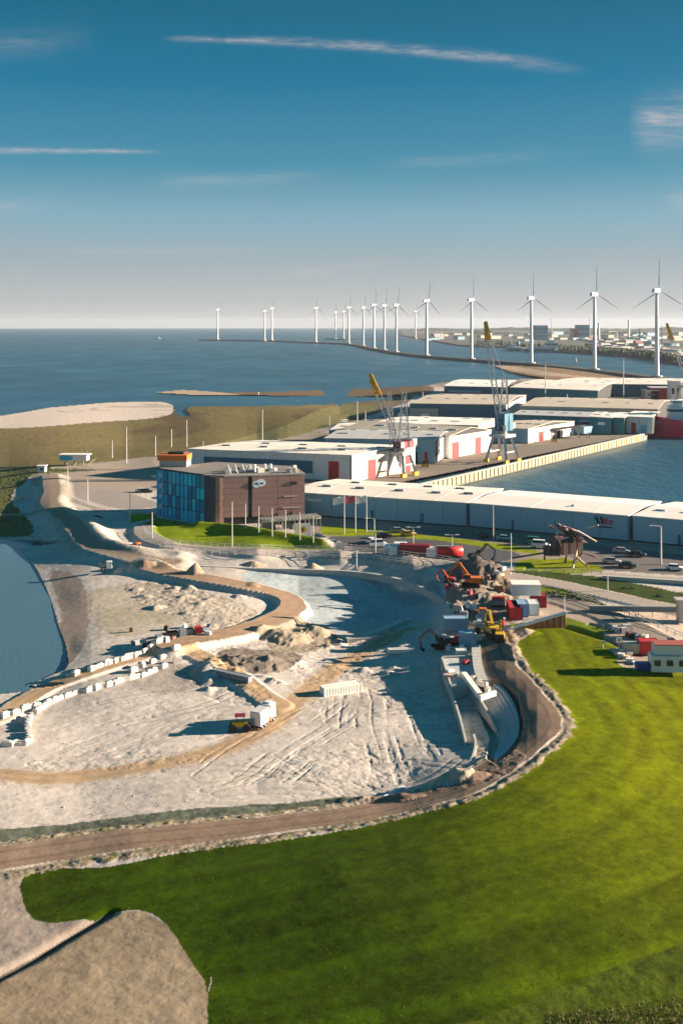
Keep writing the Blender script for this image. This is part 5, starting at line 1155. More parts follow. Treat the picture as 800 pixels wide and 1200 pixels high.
# white feed truck on the sand
b = gz(308, 849); t = thing('bulk_truck', 'white bulk truck with square cab standing on the sand, casting long shadows', 'truck', b, R(66)); t.scale = (.74,.74,.74)
MB().box((-1.6,0,2.05),(3.8,2.5,2.5)).build('body', M['white'], t); MB().prism([(-3.5,-1.15),(.3,-1.15),(.3,1.15),(-3.5,1.15)], 3.3, 3.75).build('body_top', M['lsteel'], t)
MB().box((2.2,0,2.3),(2.4,2.4,3.0),taper=.92).build('cab', M['white'], t); MB().box((.98,0,3.15),(.12,1.8,.8)).build('rear_window', M['glass'], t)
MB().box((2.2,0,3.95),(1.2,1.2,.4)).build('roof_hatch', M['white'], t); MB().box((-3.6,.5,1.6),(.2,.9,1.4)).build('rear_door', M['grey'], t); MB().box((0,0,.75),(7,1.2,.3)).build('chassis', M['dark'], t)
for x in (-2.7,-1.4,2.4):
    for y in (-1.1,1.1): wheel(t, x, y, .5, .4)
for y in (-1.35,): MB().box((.9,y,.95),(.7,.15,.7)).build('warning_board', M['orang'], t)
b = gz(281, 857); t = thing('compact_roller', 'small dark and yellow roller left of the white bulk truck', 'roller', b, R(5))
MB().cone((-1.1,-.8,.6),(-1.1,.8,.6),.6,.6,16).build('drum', M['dark'], t); MB().cone((1.0,-.7,.6),(1.0,.7,.6),.6,.6,16).build('drum', M['dark'], t); MB().box((0,0,1.15),(2.4,1.1,.7)).build('body', M['yellow'], t)
for x in (-.5,.6):
    for y in (-.5,.5): MB().box((x,y,1.9),(.1,.1,1.0)).build('roof_post', M['dark'], t)
MB().box((0,0,2.45),(1.6,1.3,.12)).build('roof', M['dred'], t)

def excavator(label, px, py, rz, paint, s=1.0, z=None, boom=((0,0,1.6),(2.6,0,4.6),(5.2,0,2.8),(4.9,0,.8)), dig=True):
    b = gz(px, py)
    if z is not None: b = G(px, py, z)
    t = thing('excavator', label, 'excavator', b, rz, 'excavators on the building site')
    S = lambda v: tuple(c*s for c in v)
    for y in (-1.05, 1.05):
        vs = []; pr = [(-1.7,.15),(-2.0,.5),(-1.7,.9),(1.7,.9),(2.0,.5),(1.7,.15)]; n = 6
        for yy in (y-.28, y+.28): vs += [S((x, yy, z_)) for x, z_ in pr]
        MB().add(vs, [tuple(range(n)), tuple(range(2*n-1,n-1,-1))]+[(k,n+k,n+(k+1)%n,(k+1)%n) for k in range(n)]).build('track', M['tyre'], t)
    MB().cone(S((0,0,.8)), S((0,0,1.15)), .7*s, .7*s, 12).build('turntable', M['dark'], t)
    MB().box(S((-.9,0,1.75)), S((2.6,2.3,1.1)), taper=.93).build('engine_house', paint, t); MB().box(S((-2.2,0,1.65)), S((.6,2.2,1.0))).build('counterweight', M['dark'], t)
    c = MB().box(S((.7,.7,2.15)), S((1.4,.95,1.6)), taper=.88).build('cab', paint, t); MB().box(S((.78,.7,2.4)), S((1.42,.99,.8))).build('window', M['glass'], c)
    pts_ = [S(p) for p in boom]
    MB().beam(pts_[0], pts_[1], .5*s, .6*s).build('boom', paint, t); MB().beam(pts_[1], pts_[2], .38*s, .5*s).build('boom', paint, t)
    MB().beam(pts_[2], pts_[3], .3*s, .36*s).build('stick', paint, t)
    p = Vector(pts_[3]); vs = [p+Vector(v)*s for v in ((-.2,-.5,.1),(-.2,.5,.1),(-.9,-.5,-.5),(-.9,.5,-.5),(-.3,-.5,-.9),(-.3,.5,-.9),(.15,-.5,-.4),(.15,.5,-.4))]
    MB().add(vs, [(0,2,4,6),(1,7,5,3),(0,1,3,2),(2,3,5,4),(4,5,7,6),(6,7,1,0)]).build('bucket', M['dark'], t)
    MB().beam(S((.6,0,1.5)), S((1.9,0,3.5)), .16*s).build('hydraulic_ram', M['steel'], t); return t
excavator('orange excavator with raised folded boom beside the basin kerb', 551, 705, R(172), M['orang'], 1.0, boom=((0,0,1.6),(2.6,0,5.2),(4.4,0,3.6),(4.9,0,1.0)))
excavator('yellow excavator with raised arm at the head of the ring road', 578, 748, R(100), M['yellow'], .95)
excavator('dark excavator on the spoil heap by the railing road', 560, 668, R(20), M['black'], .9)
excavator('red excavator behind the orange one by the basin kerb', 526, 694, R(150), M['redp'], .6)
excavator('yellow excavator standing right of the track head', 586, 752, R(80), M['yellow'], .75)
excavator('dark excavator working in the shaded basin', 516, 760, R(200), M['dcar'], .85)
excavator('grey excavator among the heaps left of the red tipper', 243, 743, R(30), M['grey'], .6)
excavator('red loader by the spoil at the block row', 534, 755, R(10), M['redp'], .55)
# red light trucks left of the containers
for k, (px, py, m_) in enumerate([(580,711,'redp'),(587,711,'redp'),(565,725,'orang'),(543,729,'grey')]):
    truck('small %s site truck, %s' % ({'redp':'red','orang':'orange','grey':'grey'}[m_], ['left one of the pair by the red container','right one of the pair by the red container','behind the yellow excavator','by the blue-grey container in the shade'][k]), px, py, R(80), M[m_], M['grey'], 'tipper', 5.0, z=.2)

# ---------------------------------------------------------------- containers and cabins
def container(label, px, py, rz, dims, paint, z=None, zoff=0, windows=0, cat='container', name='container', roofm=None, base=None):
    b = base.copy() if base is not None else (gz(px, py) if z is None else G(px, py, z)); b.z += zoff
    t = thing(name, label, cat, b, rz); l_, w_, h_ = dims
    MB().box((0,0,h_/2),(l_-.16,w_-.16,h_-.1)).build('body', paint, t); fr_ = MB()
    for x in (-1,1):
        for y in (-1,1): fr_.box((x*(l_/2-.06),y*(w_/2-.06),h_/2),(.14,.14,h_))
    for z_ in (.08,h_-.08):
        for y in (-1,1): fr_.box((0,y*(w_/2-.06),z_),(l_-.3,.12,.14))
        for x in (-1,1): fr_.box((x*(l_/2-.06),0,z_),(.12,w_-.3,.14))
    tag(fr_.build('frame', paint, t), kind='stuff')
    rb = MB(); n = int(l_/.5)
    if not windows:
        for k in range(n):
            for y in (-1,1): rb.box((-l_/2+(k+.5)*l_/n, y*(w_/2-.05), h_/2),(.2,.06,h_-.4))
        tag(rb.build('rib', paint, t), kind='stuff')
        for y in (-.25,.25): MB().box((l_/2-.04,y*w_,h_/2),(.06,w_*.45,h_-.35)).build('door', paint, t)
    for k in range(windows):
        MB().box((-l_/2+(k+.5)*l_/windows,-w_/2+.02,h_*.58),(l_/windows*.5,.14,h_*.36)).build('window', M['glass'], t)
    if roofm: MB().box((0,0,h_+.06),(l_+.1,w_+.1,.14)).build('roof', roofm, t)
    return t
container('red container standing at the left of the container group', 601.5, 722.5, R(88), (6,2.3,2.6), M['redp'], z=.4); container('navy blue container right beside the red one', 605.5, 722.5, R(88), (6,1.5,2.6), M['blue'], z=.4)
container('pale blue-grey container under the white roofed stack', 611, 721, R(88), (4,2.1,2.8), M['lblue'], z=.4); container('white container with a dark gap beside it, lower right of the stack', 624, 719, R(88), (4,2.0,2.5), M['white'], z=.4)
c1 = container('white cabin lying on top of the container group', 0, 0, R(-3), (6.0,4.0,2.2), M['white'], base=G(618,716,.4)+Vector((0,3,2.9)), cat='cabin', name='site_cabin', roofm=M['roof_white'])
container('dark red container at the right end below the white cabin', 630, 711, R(-3), (3.2,2.4,2.6), M['dred'], z=.4)
c0_ = container('white site cabin with windows at the right edge of the field', 782, 785, R(-3), (6.2,2.8,2.7), M['white'], z=.35, windows=3, cat='cabin', name='site_cabin')
container('upper pale cabin stacked behind with red roof edging', 0, 0, R(-3), (6.4,2.8,1.7), M['white'], base=G(786,785,.35)+Vector((.3,.5,2.75)), windows=0, cat='cabin', name='site_cabin', roofm=mat('faded_red_roof', (.36,.09,.07), .7, var=.3))
container('red steel frame container left of the upper cabin', 759, 765, R(-3), (3.4,2.4,2.4), M['redp'], z=.3); container('low blue skip container left of the white cabin', 755, 784, R(-3), (3.0,1.8,1.1), M['blue'], z=.3)
container('cream tarpaulin covered stack behind the timber pile', 742, 764, R(-5), (3.8,2.2,1.7), M['cream_clad'], z=.3)
container('long pale slab stack in the middle of the sand', 400, 812, R(24), (7.0,2.0,1.5), M['roof_white']); container('blue-grey box in the trench beside the clay patch', 272, 797, R(-33), (8,1.2,1.0), M['grey'])
container('blue-grey container in the shade under the spoil heap', 533, 741, R(2), (4.6,2.3,2.4), M['lblue']); container('blue container next to the concrete channel', 547, 755, R(2), (2.8,2.4,2.4), M['lblue']); container('white box on the shaded concrete deck', 540, 771, R(2), (1.9,1.6,1.5), M['white'])
container('long grey slab stack in the shaded basin', 424, 752, R(15), (6.5,1.4,1.0), M['conc']); container('pale slab at the head of the shaded sand', 470, 765, R(6), (5,1.3,.8), M['roof_white'])
# white notice board and pole by the timber pile
b = gz(724, 758); t = thing('notice_board', 'small white notice board at the corner of the field', 'sign', b); MB().box((0,0,.6),(.1,.1,1.3)).build('post', M['steel'], t); MB().box((0,-.05,1.5),(1.1,.08,1.0)).build('board', M['white'], t); MB().box((.05,-.1,1.55),(.4,.04,.4)).build('emblem', M['grey'], t)
b = gz(706, 760); t = thing('marker_post', 'short pale marker post standing alone in the bright field', 'marker', b); MB().cone((0,0,-.1),(0,0,1.1),.07,.06,8).build('post', M['white'], t); MB().box((0,0,1.2),(.5,.12,.5)).build('head', M['white'], t)
# timber pile along the field corner
random.seed(31)
LOGP = [(718,763),(722,767),(727,770),(732,772),(738,776),(744,779),(729,765),(736,768)]
for k, (px, py) in enumerate(LOGP):
    b = gz(px, py); t = thing('pallet_stack', 'pale stack of timber and bags at the dark edge of the field corner', 'pallet stack', b, random.uniform(-.6,.2), 'timber stacks by the cabins')
    for j in range(random.randint(2,4)): MB().box((0,0,.12+j*.26),(random.uniform(1.0,1.5),.9,.2),rz=random.uniform(-.2,.2)).build('board_layer', random.choice([M['ptimber'], M['white'], M['cream_clad']]), t)
for k, (px, py, m_) in enumerate([(724,740,'steel'),(730,742,'conc'),(737,746,'timber'),(743,749,'black'),(748,751,'grey'),(755,752,'cream_clad'),(720,737,'lsteel'),(733,739,'conc')]):
    b = gz(px, py); o = MB().box((0,0,.5),(random.uniform(1.2,2.2),1.2,1.0),rz=random.uniform(0,1),taper=.8).build('material_stack', M[m_]); o.location = b; tag(o, ['grey steel stack at the upper left of the access road','pale concrete stack beside the access road','brown stack beside the access road','black stack beside the access road','dark grey stack beside the access road','cream stack nearest the red frame container','pale steel stack at the ditch end','second pale concrete stack, near the ditch'][k], 'material stack', 'material stacks by the access road')

# ---------------------------------------------------------------- concrete on the site
def line_wall(name, label, cat, P, th, z_top, h_, m_, group=None, seg=None, part='wall_segment', zlist=None, closed_n=4, kind=None):
    """a wall following pixel points; z_top: height of its top above the sea datum (number or per point)"""
    q = catmull(P, closed_n, closed=False); n = len(q); zt = [z_top if not isinstance(z_top, (list, tuple)) else float(np.interp(i/(n-1)*(len(P)-1), range(len(P)), z_top)) for i in range(n)]
    W = [G(a, b, z_) for (a, b), z_ in zip(q, zt)]; t = thing(name, label, cat, (W[0].x, W[0].y, W[0].z), group=group); o3 = W[0].copy()
    nrm = []
    for i in range(n): d = W[min(i+1,n-1)]-W[max(i-1,0)]; d.z = 0; d.normalize(); nrm.append(Vector((-d.y, d.x, 0)))
    st = max(1, seg or 1)
    for i in range(0, n-1, st):
        j = min(i+st, n-1); mb_ = MB()
        for k in range(i, j):
            vs = []
            for e, w_ in ((k, W[k]), (k+1, W[k+1])):
                a, b = w_-o3-nrm[e]*th/2, w_-o3+nrm[e]*th/2
                vs += [(a.x,a.y,a.z-h_),(b.x,b.y,b.z-h_),(b.x,b.y,b.z),(a.x,a.y,a.z)]
            mb_.add(vs, [(0,1,5,4),(1,2,6,5),(2,3,7,6),(3,0,4,7),(0,3,2,1),(4,5,6,7)])
        mb_.build(part, m_, t)
    return t
line_wall('basin_kerb', 'long curved pale concrete kerb round the back of the shaded basin', 'kerb', [(184,661),(240,663),(300,665.5),(360,667),(410,669),(450,674),(480,682),(503,692),(520,702),(530,710)], .9, [-.4,-.5,-.7,-.8,-.9,-.9,-.8,-.7,-.6,-.5], 1.6, M['conc'], seg=2)
line_wall('channel_wall', 'thin concrete wall on the left side of the dark channel', 'wall', [(517,771),(521,788),(527,803),(533,822),(540,845),(546,870)], .35, [-.5,-.6,-.7,-.8,-1.0,-1.3], 2.6, M['conc'], seg=4)
line_wall('channel_wall', 'concrete wall between the dark channel and the terraces', 'wall', [(541,789),(548,800),(557,812),(565,823),(574,838),(582,855)], .4, [-.3,-.4,-.5,-.6,-1.2,-1.8], 2.4, M['conc'], seg=4)
line_wall('low_curved_wall', 'low curved concrete wall at the lower end of the shaded strip', 'wall', [(555,860),(557,872),(553,888),(546,900),(536,911),(524,919),(512,926)], .35, -1.0, 1.8, M['conc'], seg=4)
line_wall('retaining_wall', 'short straight pale wall beside the ring road', 'wall', [(441,938),(452,932),(462,926),(473,920.5)], .4, -1.3, 1.2, M['white'], seg=3)
# deck of the channel
dk = [G(a, b, -.5) for a, b in [(517,770),(553,769),(566,792),(558,803),(528,806)]]
t = thing('concrete_deck', 'flat blue-grey concrete deck at the head of the channel', 'deck', dk[0]); o3 = dk[0]
MB().prism([((p-o3).x, (p-o3).y) for p in dk], -2.5, 0).build('slab', M['conc2'], t)
for (a, b), (c, d) in (((518,771),(553,770)), ((528,805),(557,802.5)), ((518,772),(528,804))):
    p, q = G(a, b, -.5)-o3, G(c, d, -.5)-o3; MB().beam(p+Vector((0,0,.15)), q+Vector((0,0,.15)), .35, .3).build('edge_beam', M['conc'], t)
for k, (a, b, m_) in enumerate([(524,795,'ptimber'),(530,793,'conc'),(527,789,'white'),(545,778,'dred'),(541,760,'lsteel')]):
    p = G(a, b, -.5); o = MB().box((0,0,.35),(1.5,.9,.7),rz=.3*k,taper=.85).build('pallet', M[m_]); o.location = p; tag(o, ['brown timber bundle on the concrete deck','grey bundle on the concrete deck','white bundle at the left side of the concrete deck','red and white bin at the back of the concrete deck','pale steel bundle behind the concrete deck'][k], 'bundle')
# slabs standing along the upper terrace
for k, ((a, b), (c, d), w_) in enumerate([((543,790),(562,815),.9), ((562,818),(580,812),.5)]):
    p, q = G(a, b, -.1), G(c, d, -.1); o = MB().beam((0,0,0), q-p, w_, .8).build('edge_slab', M['roof_white']); o.location = p; tag(o, ['long pale slab along the right edge of the channel','short pale slab at the top of the terraces'][k], 'slab')
for k in range(7):
    a, b = 552+k*2.8+random.uniform(-2,2), 800+k*2.6+random.uniform(-3,2); o = MB().box((0,0,.3),(.9,.7,.6),rz=random.uniform(0,2),taper=.8).build('stone_block', M['conc']); o.location = G(a+4, b-4, -.4); tag(o, 'pale stone block piled between the slabs above the terraces', 'stone', 'stones above the terraces')
o = MB(); q = catmull([(553,756),(554,770),(556,785),(561,798)], 4, closed=False)
strip = [G(a, b, .0) for a, b in q]; t = thing('access_strip', 'pale concrete strip running down to the terraces', 'ramp', strip[0]); o3 = strip[0]
for i in range(len(strip)-1):
    vs = []
    for w_ in (strip[i], strip[i+1].lerp(strip[i], .04)):
        for dx, dz_ in ((-.15,-.5),(1.5,-.5),(1.5,.12),(-.15,.12)): v_ = w_-o3; vs.append((v_.x+dx, v_.y, v_.z+dz_))
    MB().add(vs, [(3,2,1,0),(4,5,6,7),(0,1,5,4),(1,2,6,5),(2,3,7,6),(3,0,4,7)]).build('slab', M['conc'], t)
# terraces
OUT = catmull([(581,800),(592,808),(602,824),(608,844),(606,862),(596,877),(582,889)], 3, closed=False)
INN = catmull([(560,821),(566,830),(573,843),(580,858),(583,870),(582,880),(575,888)], 3, closed=False)
t = thing('stepped_terrace', 'curved terrace of broad concrete steps beside the ring road', 'terrace', G(581,800,0)); o3 = G(581,800,0); NR = 7; zr = lambda r_: -.15-2.3*r_
n = len(OUT)
for j in range(NR):
    for i0 in range(0, n-1, 3):
        mb_ = MB()
        for i in range(i0, min(i0+3, n-1)):
            z_ = zr((j+.3)/NR); P4 = []
            for ii in (i, i+1):
                for rr_ in (j/NR, (j+1)/NR-.012):
                    P_o = G(OUT[ii][0], OUT[ii][1], zr(0)); P_i = G(INN[ii][0], INN[ii][1], zr(1)); v_ = P_o.lerp(P_i, rr_)-o3
                    if i == i0 and ii == i:
                        v2 = (G(OUT[i+1][0], OUT[i+1][1], zr(0)).lerp(G(INN[i+1][0], INN[i+1][1], zr(1)), rr_)-o3); v_ = v_.lerp(v2, .03)
                    P4.append(v_)
            a, b, d, c = P4; vs = [(p.x,p.y,z_-1.0) for p in (a,b,c,d)]+[(p.x,p.y,z_) for p in (a,b,c,d)]
            mb_.add(vs, [(3,2,1,0),(4,5,6,7),(0,1,5,4),(1,2,6,5),(2,3,7,6),(3,0,4,7)])
        mb_.build('step', M['conc2'], t)
# rows of concrete blocks
random.seed(41); bproto = None
def block_row(P, n, lab, grp, size=(1.5,.8,.8), skip=.08, zoff=0):
    global bproto
    q = catmull(P, 8, closed=False); W = np.array([[*gz(a, b)] for a, b in q]); seg = np.linalg.norm(np.diff(W[:,:2], axis=0), axis=1); cs = np.concatenate([[0], np.cumsum(seg)])
    for k in range(n):
        if random.random() < skip: continue
        s = cs[-1]*(k+.5)/n; x, y, z = [np.interp(s, cs, W[:,i]) for i in range(3)]; x2, y2 = [np.interp(min(s+.5, cs[-1]), cs, W[:,i]) for i in range(2)]
        rz = math.atan2(y2-y, x2-x) + random.uniform(-.28,.28); s_j = random.uniform(.75, 1.15)
        if bproto is None:
            mb_ = MB().box((0,0,.4),(1.5,.8,.8)); mb_.box((0,0,.86),(.9,.3,.14)); bproto = mb_.build('concrete_block', mat('cast_concrete_block', (.56,.53,.48), .85, var=.25, scale=1.5)); o = bproto
        else: o = bproto.copy(); COL.objects.link(o)
        g = .78 + .35*random.random(); o.location = (x, y, z-.08+zoff); o.rotation_euler = (random.uniform(-.06,.06),random.uniform(-.06,.06),rz); o.scale = (size[0]/1.5*s_j, size[1]/.8, size[2]/.8*g); tag(o, lab, 'concrete block', grp)
block_row([(34,870),(33,850),(40,838),(58,825),(86,814),(106,809),(125,804),(142,799),(158,795)], 26, 'pale concrete block in the inner curved row beside the sand track', 'inner curved row of concrete blocks', skip=.04)
block_row([(158,795),(180,788),(200,779),(212,776)], 9, 'pale concrete block at the far end of the inner row', 'blocks at the end of the inner row', skip=.2)
block_row([(104,789),(125,781),(150,774),(175,766),(196,759)], 20, 'pale concrete block in the outer row between track and lake', 'outer row of concrete blocks', skip=.08)
block_row([(66,798),(80,795),(92,792)], 4, 'pale concrete block near the shore end of the outer row', 'blocks near the lake shore', skip=.3)
block_row([(430,749),(445,743),(460,737),(479,729)], 15, 'blue-grey concrete block in the straight row in the shaded basin', 'block row in the shaded basin', skip=.03, size=(1.7,1.0,1.0))
block_row([(34,872),(20,873),(6,874)], 6, 'dark low block at the end of the inner row', 'blocks closing the inner row', skip=.1)
block_row([(0,846),(25,836),(50,828)], 4, 'pale kerb block on the left edge of the track', 'kerb blocks on the left', skip=.1)
block_row([(150,790),(190,772),(215,768)], 5, 'pale block lying loose above the shade-painted sand', 'loose blocks above the shade-painted sand', skip=.1)
block_row([(520,745),(523,760),(550,762),(556,745)], 6, 'grey block among the machines by the concrete deck', 'blocks by the concrete deck', skip=.1)
# sheet pile wall with white capping
A_, B_ = G(597,737,1.6), G(662,716,2.6); Ab, Bb = G(604,738,.6), G(662,735,.6)
A_ = Vector((Ab.x, Ab.y, 1.0)); B_ = Vector((Bb.x, Bb.y, 3.4)); t = thing('sheet_pile_wall', 'rusty sheet pile wall with sloping white capping at the top of the field', 'retaining wall', (Ab.x, Ab.y, 0)); o3 = Vector((Ab.x, Ab.y, 0)); n = 16; dd_ = (B_-A_); 
for k in range(n):
    p, q = A_.lerp(B_, k/n)-o3, A_.lerp(B_, (k+.95)/n)-o3; dy = .22 if k % 2 else 0
    MB().prism([(p.x,p.y-dy),(q.x,q.y-dy),(q.x,q.y+.25-dy),(p.x,p.y+.25-dy)], -.5, [p.z-.12,q.z-.12,q.z-.12,p.z-.12]).build('sheet_pile', M['rust'], t)
MB().beam(A_-o3-Vector((1.6,0,.35)), B_-o3, .9, .35).build('capping', M['white'], t)
# retaining wall and bridge pieces at the right
def fence_rail(label, P, zoff, hgt, name='guard_rail', sp_=2.2, m_=None, cat='railing'):
    m_ = m_ or M['lsteel']; q = catmull(P, 6, closed=False); W = [gz(a, b) for a, b in q]; t = thing(name, label, cat, W[0]); o3 = W[0]; cs = [0]
    for i in range(len(W)-1): cs.append(cs[-1]+(W[i+1]-W[i]).length)
    n = int(cs[-1]/sp_); X_ = [[w_[i] for w_ in W] for i in range(3)]; pr = None
    P3 = [Vector([float(np.interp(cs[-1]*k/n, cs, X_[i])) for i in range(3)])-o3+Vector((0,0,zoff)) for k in range(n+1)]
    for k, p in enumerate(P3):
        if pr is None: pr = MB().box((0,0,hgt/2),(.14,.14,hgt)).build('post', m_, t); o = pr
        else: o = pr.copy(); COL.objects.link(o)
        o.location = p
    for hz_ in (hgt, hgt*.5):
        mb_ = MB()
        for k in range(n): mb_.beam(P3[k]+Vector((0,0,hz_)), P3[k+1]+Vector((0,0,hz_)), .09)
        mb_.build('rail', m_, t)
    return t
fence_rail('long pale guard rail along the far side of the curved road below the office', [(168,622),(172,628),(188,636),(222,641.5),(300,646),(400,648.5),(450,652),(500,657),(540,663)], .1, 1.1)
fence_rail('pale guard rail along the near side of the curved road below the office', [(188,644),(222,648),(300,653),(400,655.5),(450,660),(500,666)], .1, 1.1)
fence_rail('pale rail along the upper path left of the office lawn', [(84,602),(110,603),(140,603),(183,603.5)], .05, 1.0)
fence_rail('pale rail on the verge above the dark grass bank', [(606,671),(640,672),(675,672),(704,673)], .0, 1.0)
fence_rail('thin fence beside the long concrete wall of the sloping access road', [(665,700),(700,711),(740,725),(780,742),(800,750)], .2, 1.0)
# bridge deck with dark edge, abutment walls
t = thing('road_bridge', 'low road bridge with pale parapet and teal wall at the right edge', 'bridge', G(705,678,0)); o3 = G(705,678,0)
p, q = G(705,676.5,.6)-o3, G(860,686,.6)-o3
MB().beam(p, q, 1.0, .9).build('parapet', M['conc'], t)
for k in range(6):
    a, b = p.lerp(q, k/6)-Vector((0,-.6,0)), p.lerp(q, (k+.97)/6)-Vector((0,-.6,0)); zb0 = -2.2; zb1 = -2.2
    vs = [(a.x,a.y,zb0),(b.x,b.y,zb1),(b.x,b.y,.4),(a.x,a.y,.4),(a.x,a.y+.3,zb0),(b.x,b.y+.3,zb1),(b.x,b.y+.3,.4),(a.x,a.y+.3,.4)]
    MB().add(vs, [(0,1,2,3),(7,6,5,4),(0,4,5,1),(1,5,6,2),(2,6,7,3),(3,7,4,0)]).build('wall_panel', M['grey_clad'], t)
t = thing('dark_beam', 'long dark bridge beam lying above the tan retaining wall', 'bridge beam', G(690,713,1.2)); o3 = G(690,713,1.2)
MB().beam((0,0,0), G(840,714.5,2.6)-o3, .9, 1.0).build('beam', M['grey'], t)
for k in range(7):
    q_ = (G(840,714.5,2.6)-o3)*((k+1.5)/9); MB().beam(q_, (q_.x, q_.y, -2.2), .12).build('post', M['steel'], t)
MB().beam((0,-.3,.6), G(840,714.5,2.6)-o3+Vector((0,-.3,.6)), .5, .15).build('coping', M['conc'], t)
b = G(798,720,1.5); t = thing('bridge_pier', 'pale bridge pier cut by the right edge', 'bridge pier', Vector((b.x,b.y,-.3))); MB().box((0,0,2.2),(1.6,2.0,4.6)).build('shaft', M['conc'], t); MB().box((0,0,4.7),(2.6,2.6,.6)).build('cap', M['conc'], t)
b = gz(786,760); t = thing('generator_box', 'dark generator box beside the access road', 'generator', b); MB().box((0,0,.8),(1.2,1.0,1.6)).build('body', M['dcar'], t); MB().box((0,-.52,.9),(.8,.06,.9)).build('grille', M['grey'], t)

# ---------------------------------------------------------------- timber sculpture on legs
b = gz(668, 664); t = thing('timber_sculpture', 'sprawling timber sculpture like a ruined hut on slanting legs beside the emblem hall', 'sculpture', b)
Dk = b.y; mpp = Dk/F
def SP(px, py, dy=0): return Vector(((px-668)*mpp*(1+dy/Dk), dy, H-b.z-(py-HZ)*(Dk+dy)/F))
for p, q, m_ in [(SP(667,669,-2), SP(676,640), 'ptimber'), (SP(687,665,-1), SP(674,652), 'ptimber'), (SP(664,662,4), SP(667,648,3), 'timber'), (SP(672,662,5), SP(684,648,3), 'timber'), (SP(639,656,2), SP(639,640,2), 'timber')]: MB().beam(p, q, .4).build('leg', M[m_], t)
for i in range(9):       # pale board wall
    a = 656+i*2.9; MB().prism([(SP(a,640).x,-.3-.1*(i%2)),(SP(a+2.5,640).x,-.3-.1*(i%2)),(SP(a+2.5,640).x,.1),(SP(a,640).x,.1)], SP(0,650.5-i*.35).z, SP(0,637-i*.9).z).build('board', M['ptimber'] if i % 3 else M['pink'], t)
MB().prism([(SP(654,0).x,.15),(SP(682,0).x,.15),(SP(682,0).x,6),(SP(654,0).x,6)], SP(0,649).z, SP(0,634).z).build('hut_core', M['timber'], t)
MB().prism([(SP(639,0).x,1.0),(SP(656,0).x,.6),(SP(656,0).x,4),(SP(639,0).x,4)], SP(0,652).z, SP(0,643).z).build('side_box', M['slate'], t)
for i in range(5): MB().beam(SP(641+i*3.4,652,.4), SP(643+i*3,630+i%2*2,.6), .35).build('upright_board', M['slate'] if i % 2 else M['timber'], t)
random.seed(8)
for i in range(24):      # radiating roof boards
    f_ = i/23; x0 = 650+f_*18+random.uniform(-2,2); y0 = 612+f_*8+random.uniform(-1,2); x1 = x0+random.uniform(16,30)*(1-.3*f_); y1 = y0+random.uniform(8,20)
    if i % 6 == 0: x0 -= 8; y0 += 1
    MB().beam(SP(x0,y0,-1+4*random.random()), SP(min(x1,697),min(y1,636),-1+4*random.random()), .75, .16).build('roof_board', random.choice([M['timber'], M['timber'], M['pink'], M['slate'], M['ptimber']]), t)
for p, q, m_ in [(SP(638,615,0), SP(652,621,1),'slate'), (SP(684,619,-1), SP(698,615.5,-2),'ptimber'), (SP(684,648,0), SP(696,653,-1),'timber'), (SP(600,654,1), SP(655,645,1),'slate'), (SP(676,622,0), SP(697,635,-1),'ptimber'), (SP(650,624,-.6), SP(656,640,-.6),'ptimber'), (SP(652,633,-.8), SP(664,629,-.8),'ptimber')]: MB().beam(p, q, .8, .25).build('beam', M[m_], t)
MB().cone(SP(664,636,-.5), SP(665,622,.5), 1.3, .8, 8).build('dark_opening', M['dark'], t)

# small clutter: barriers along the cluster, stones, reeds at the near corner
random.seed(77)
for k in range(46):
    px, py = random.uniform(520, 600), random.uniform(672, 760)
    if 566 < px < 600 and py > 740: continue
    m_ = random.choice(['conc','conc','lsteel','timber','black','ptimber','white','redp','rust'])
    b = gz(px, py); o = MB().box((0,0,random.uniform(.3,.6)),(random.uniform(.6,2.6),random.uniform(.5,1.2),random.uniform(.5,1.3)),rz=random.uniform(0,3),taper=random.uniform(.6,1)).build('material_pile', M[m_]); o.location = b
    tag(o, 'small %s pile of building material among the excavators' % {'conc':'grey concrete','lsteel':'pale steel','timber':'brown timber','black':'black','ptimber':'pale timber','white':'white','redp':'red','rust':'rusty'}[m_], 'material pile', 'material piles among the excavators')
for k in range(22):
    px, py = random.uniform(150, 250), random.uniform(735, 762); b = gz(px, py); m_ = random.choice(['black','grey','conc','timber','white'])
    o = MB().box((0,0,.4),(random.uniform(.6,2.0),random.uniform(.5,1.0),random.uniform(.5,1.2)),rz=random.uniform(0,3),taper=.8).build('scrap_pile', M[m_]); o.location = b; tag(o, 'dark pile of scrap and pipes between the spoil heaps and the track', 'scrap pile', 'scrap piles by the raised track')
reed = MB()
for k in range(2600):
    px = random.uniform(640, 830); lim = 1196-(px-640)*.11; py = random.uniform(lim-8, 1215)
    if random.random() > .3+.7*min(1,(py-lim+8)/16): continue
    b = gz(px, py); hh_ = random.uniform(.12,.32); a = random.uniform(0,6.28); lx, ly = random.uniform(-.2,.2), random.uniform(-.2,.2)
    reed.add([b+Vector((math.cos(a)*.04,math.sin(a)*.04,-.05)), b-Vector((math.cos(a)*.04,math.sin(a)*.04,.05)), b+Vector((lx,ly,hh_))], [(0,1,2)])
tag(reed.build('reeds', M['reed']), 'tufts of dry reed along the near edge of the field', 'reeds', kind='stuff')
tuft = MB(); gm_ = mat('field_weeds', (.07,.085,.012), .9, var=.5, scale=1.5)
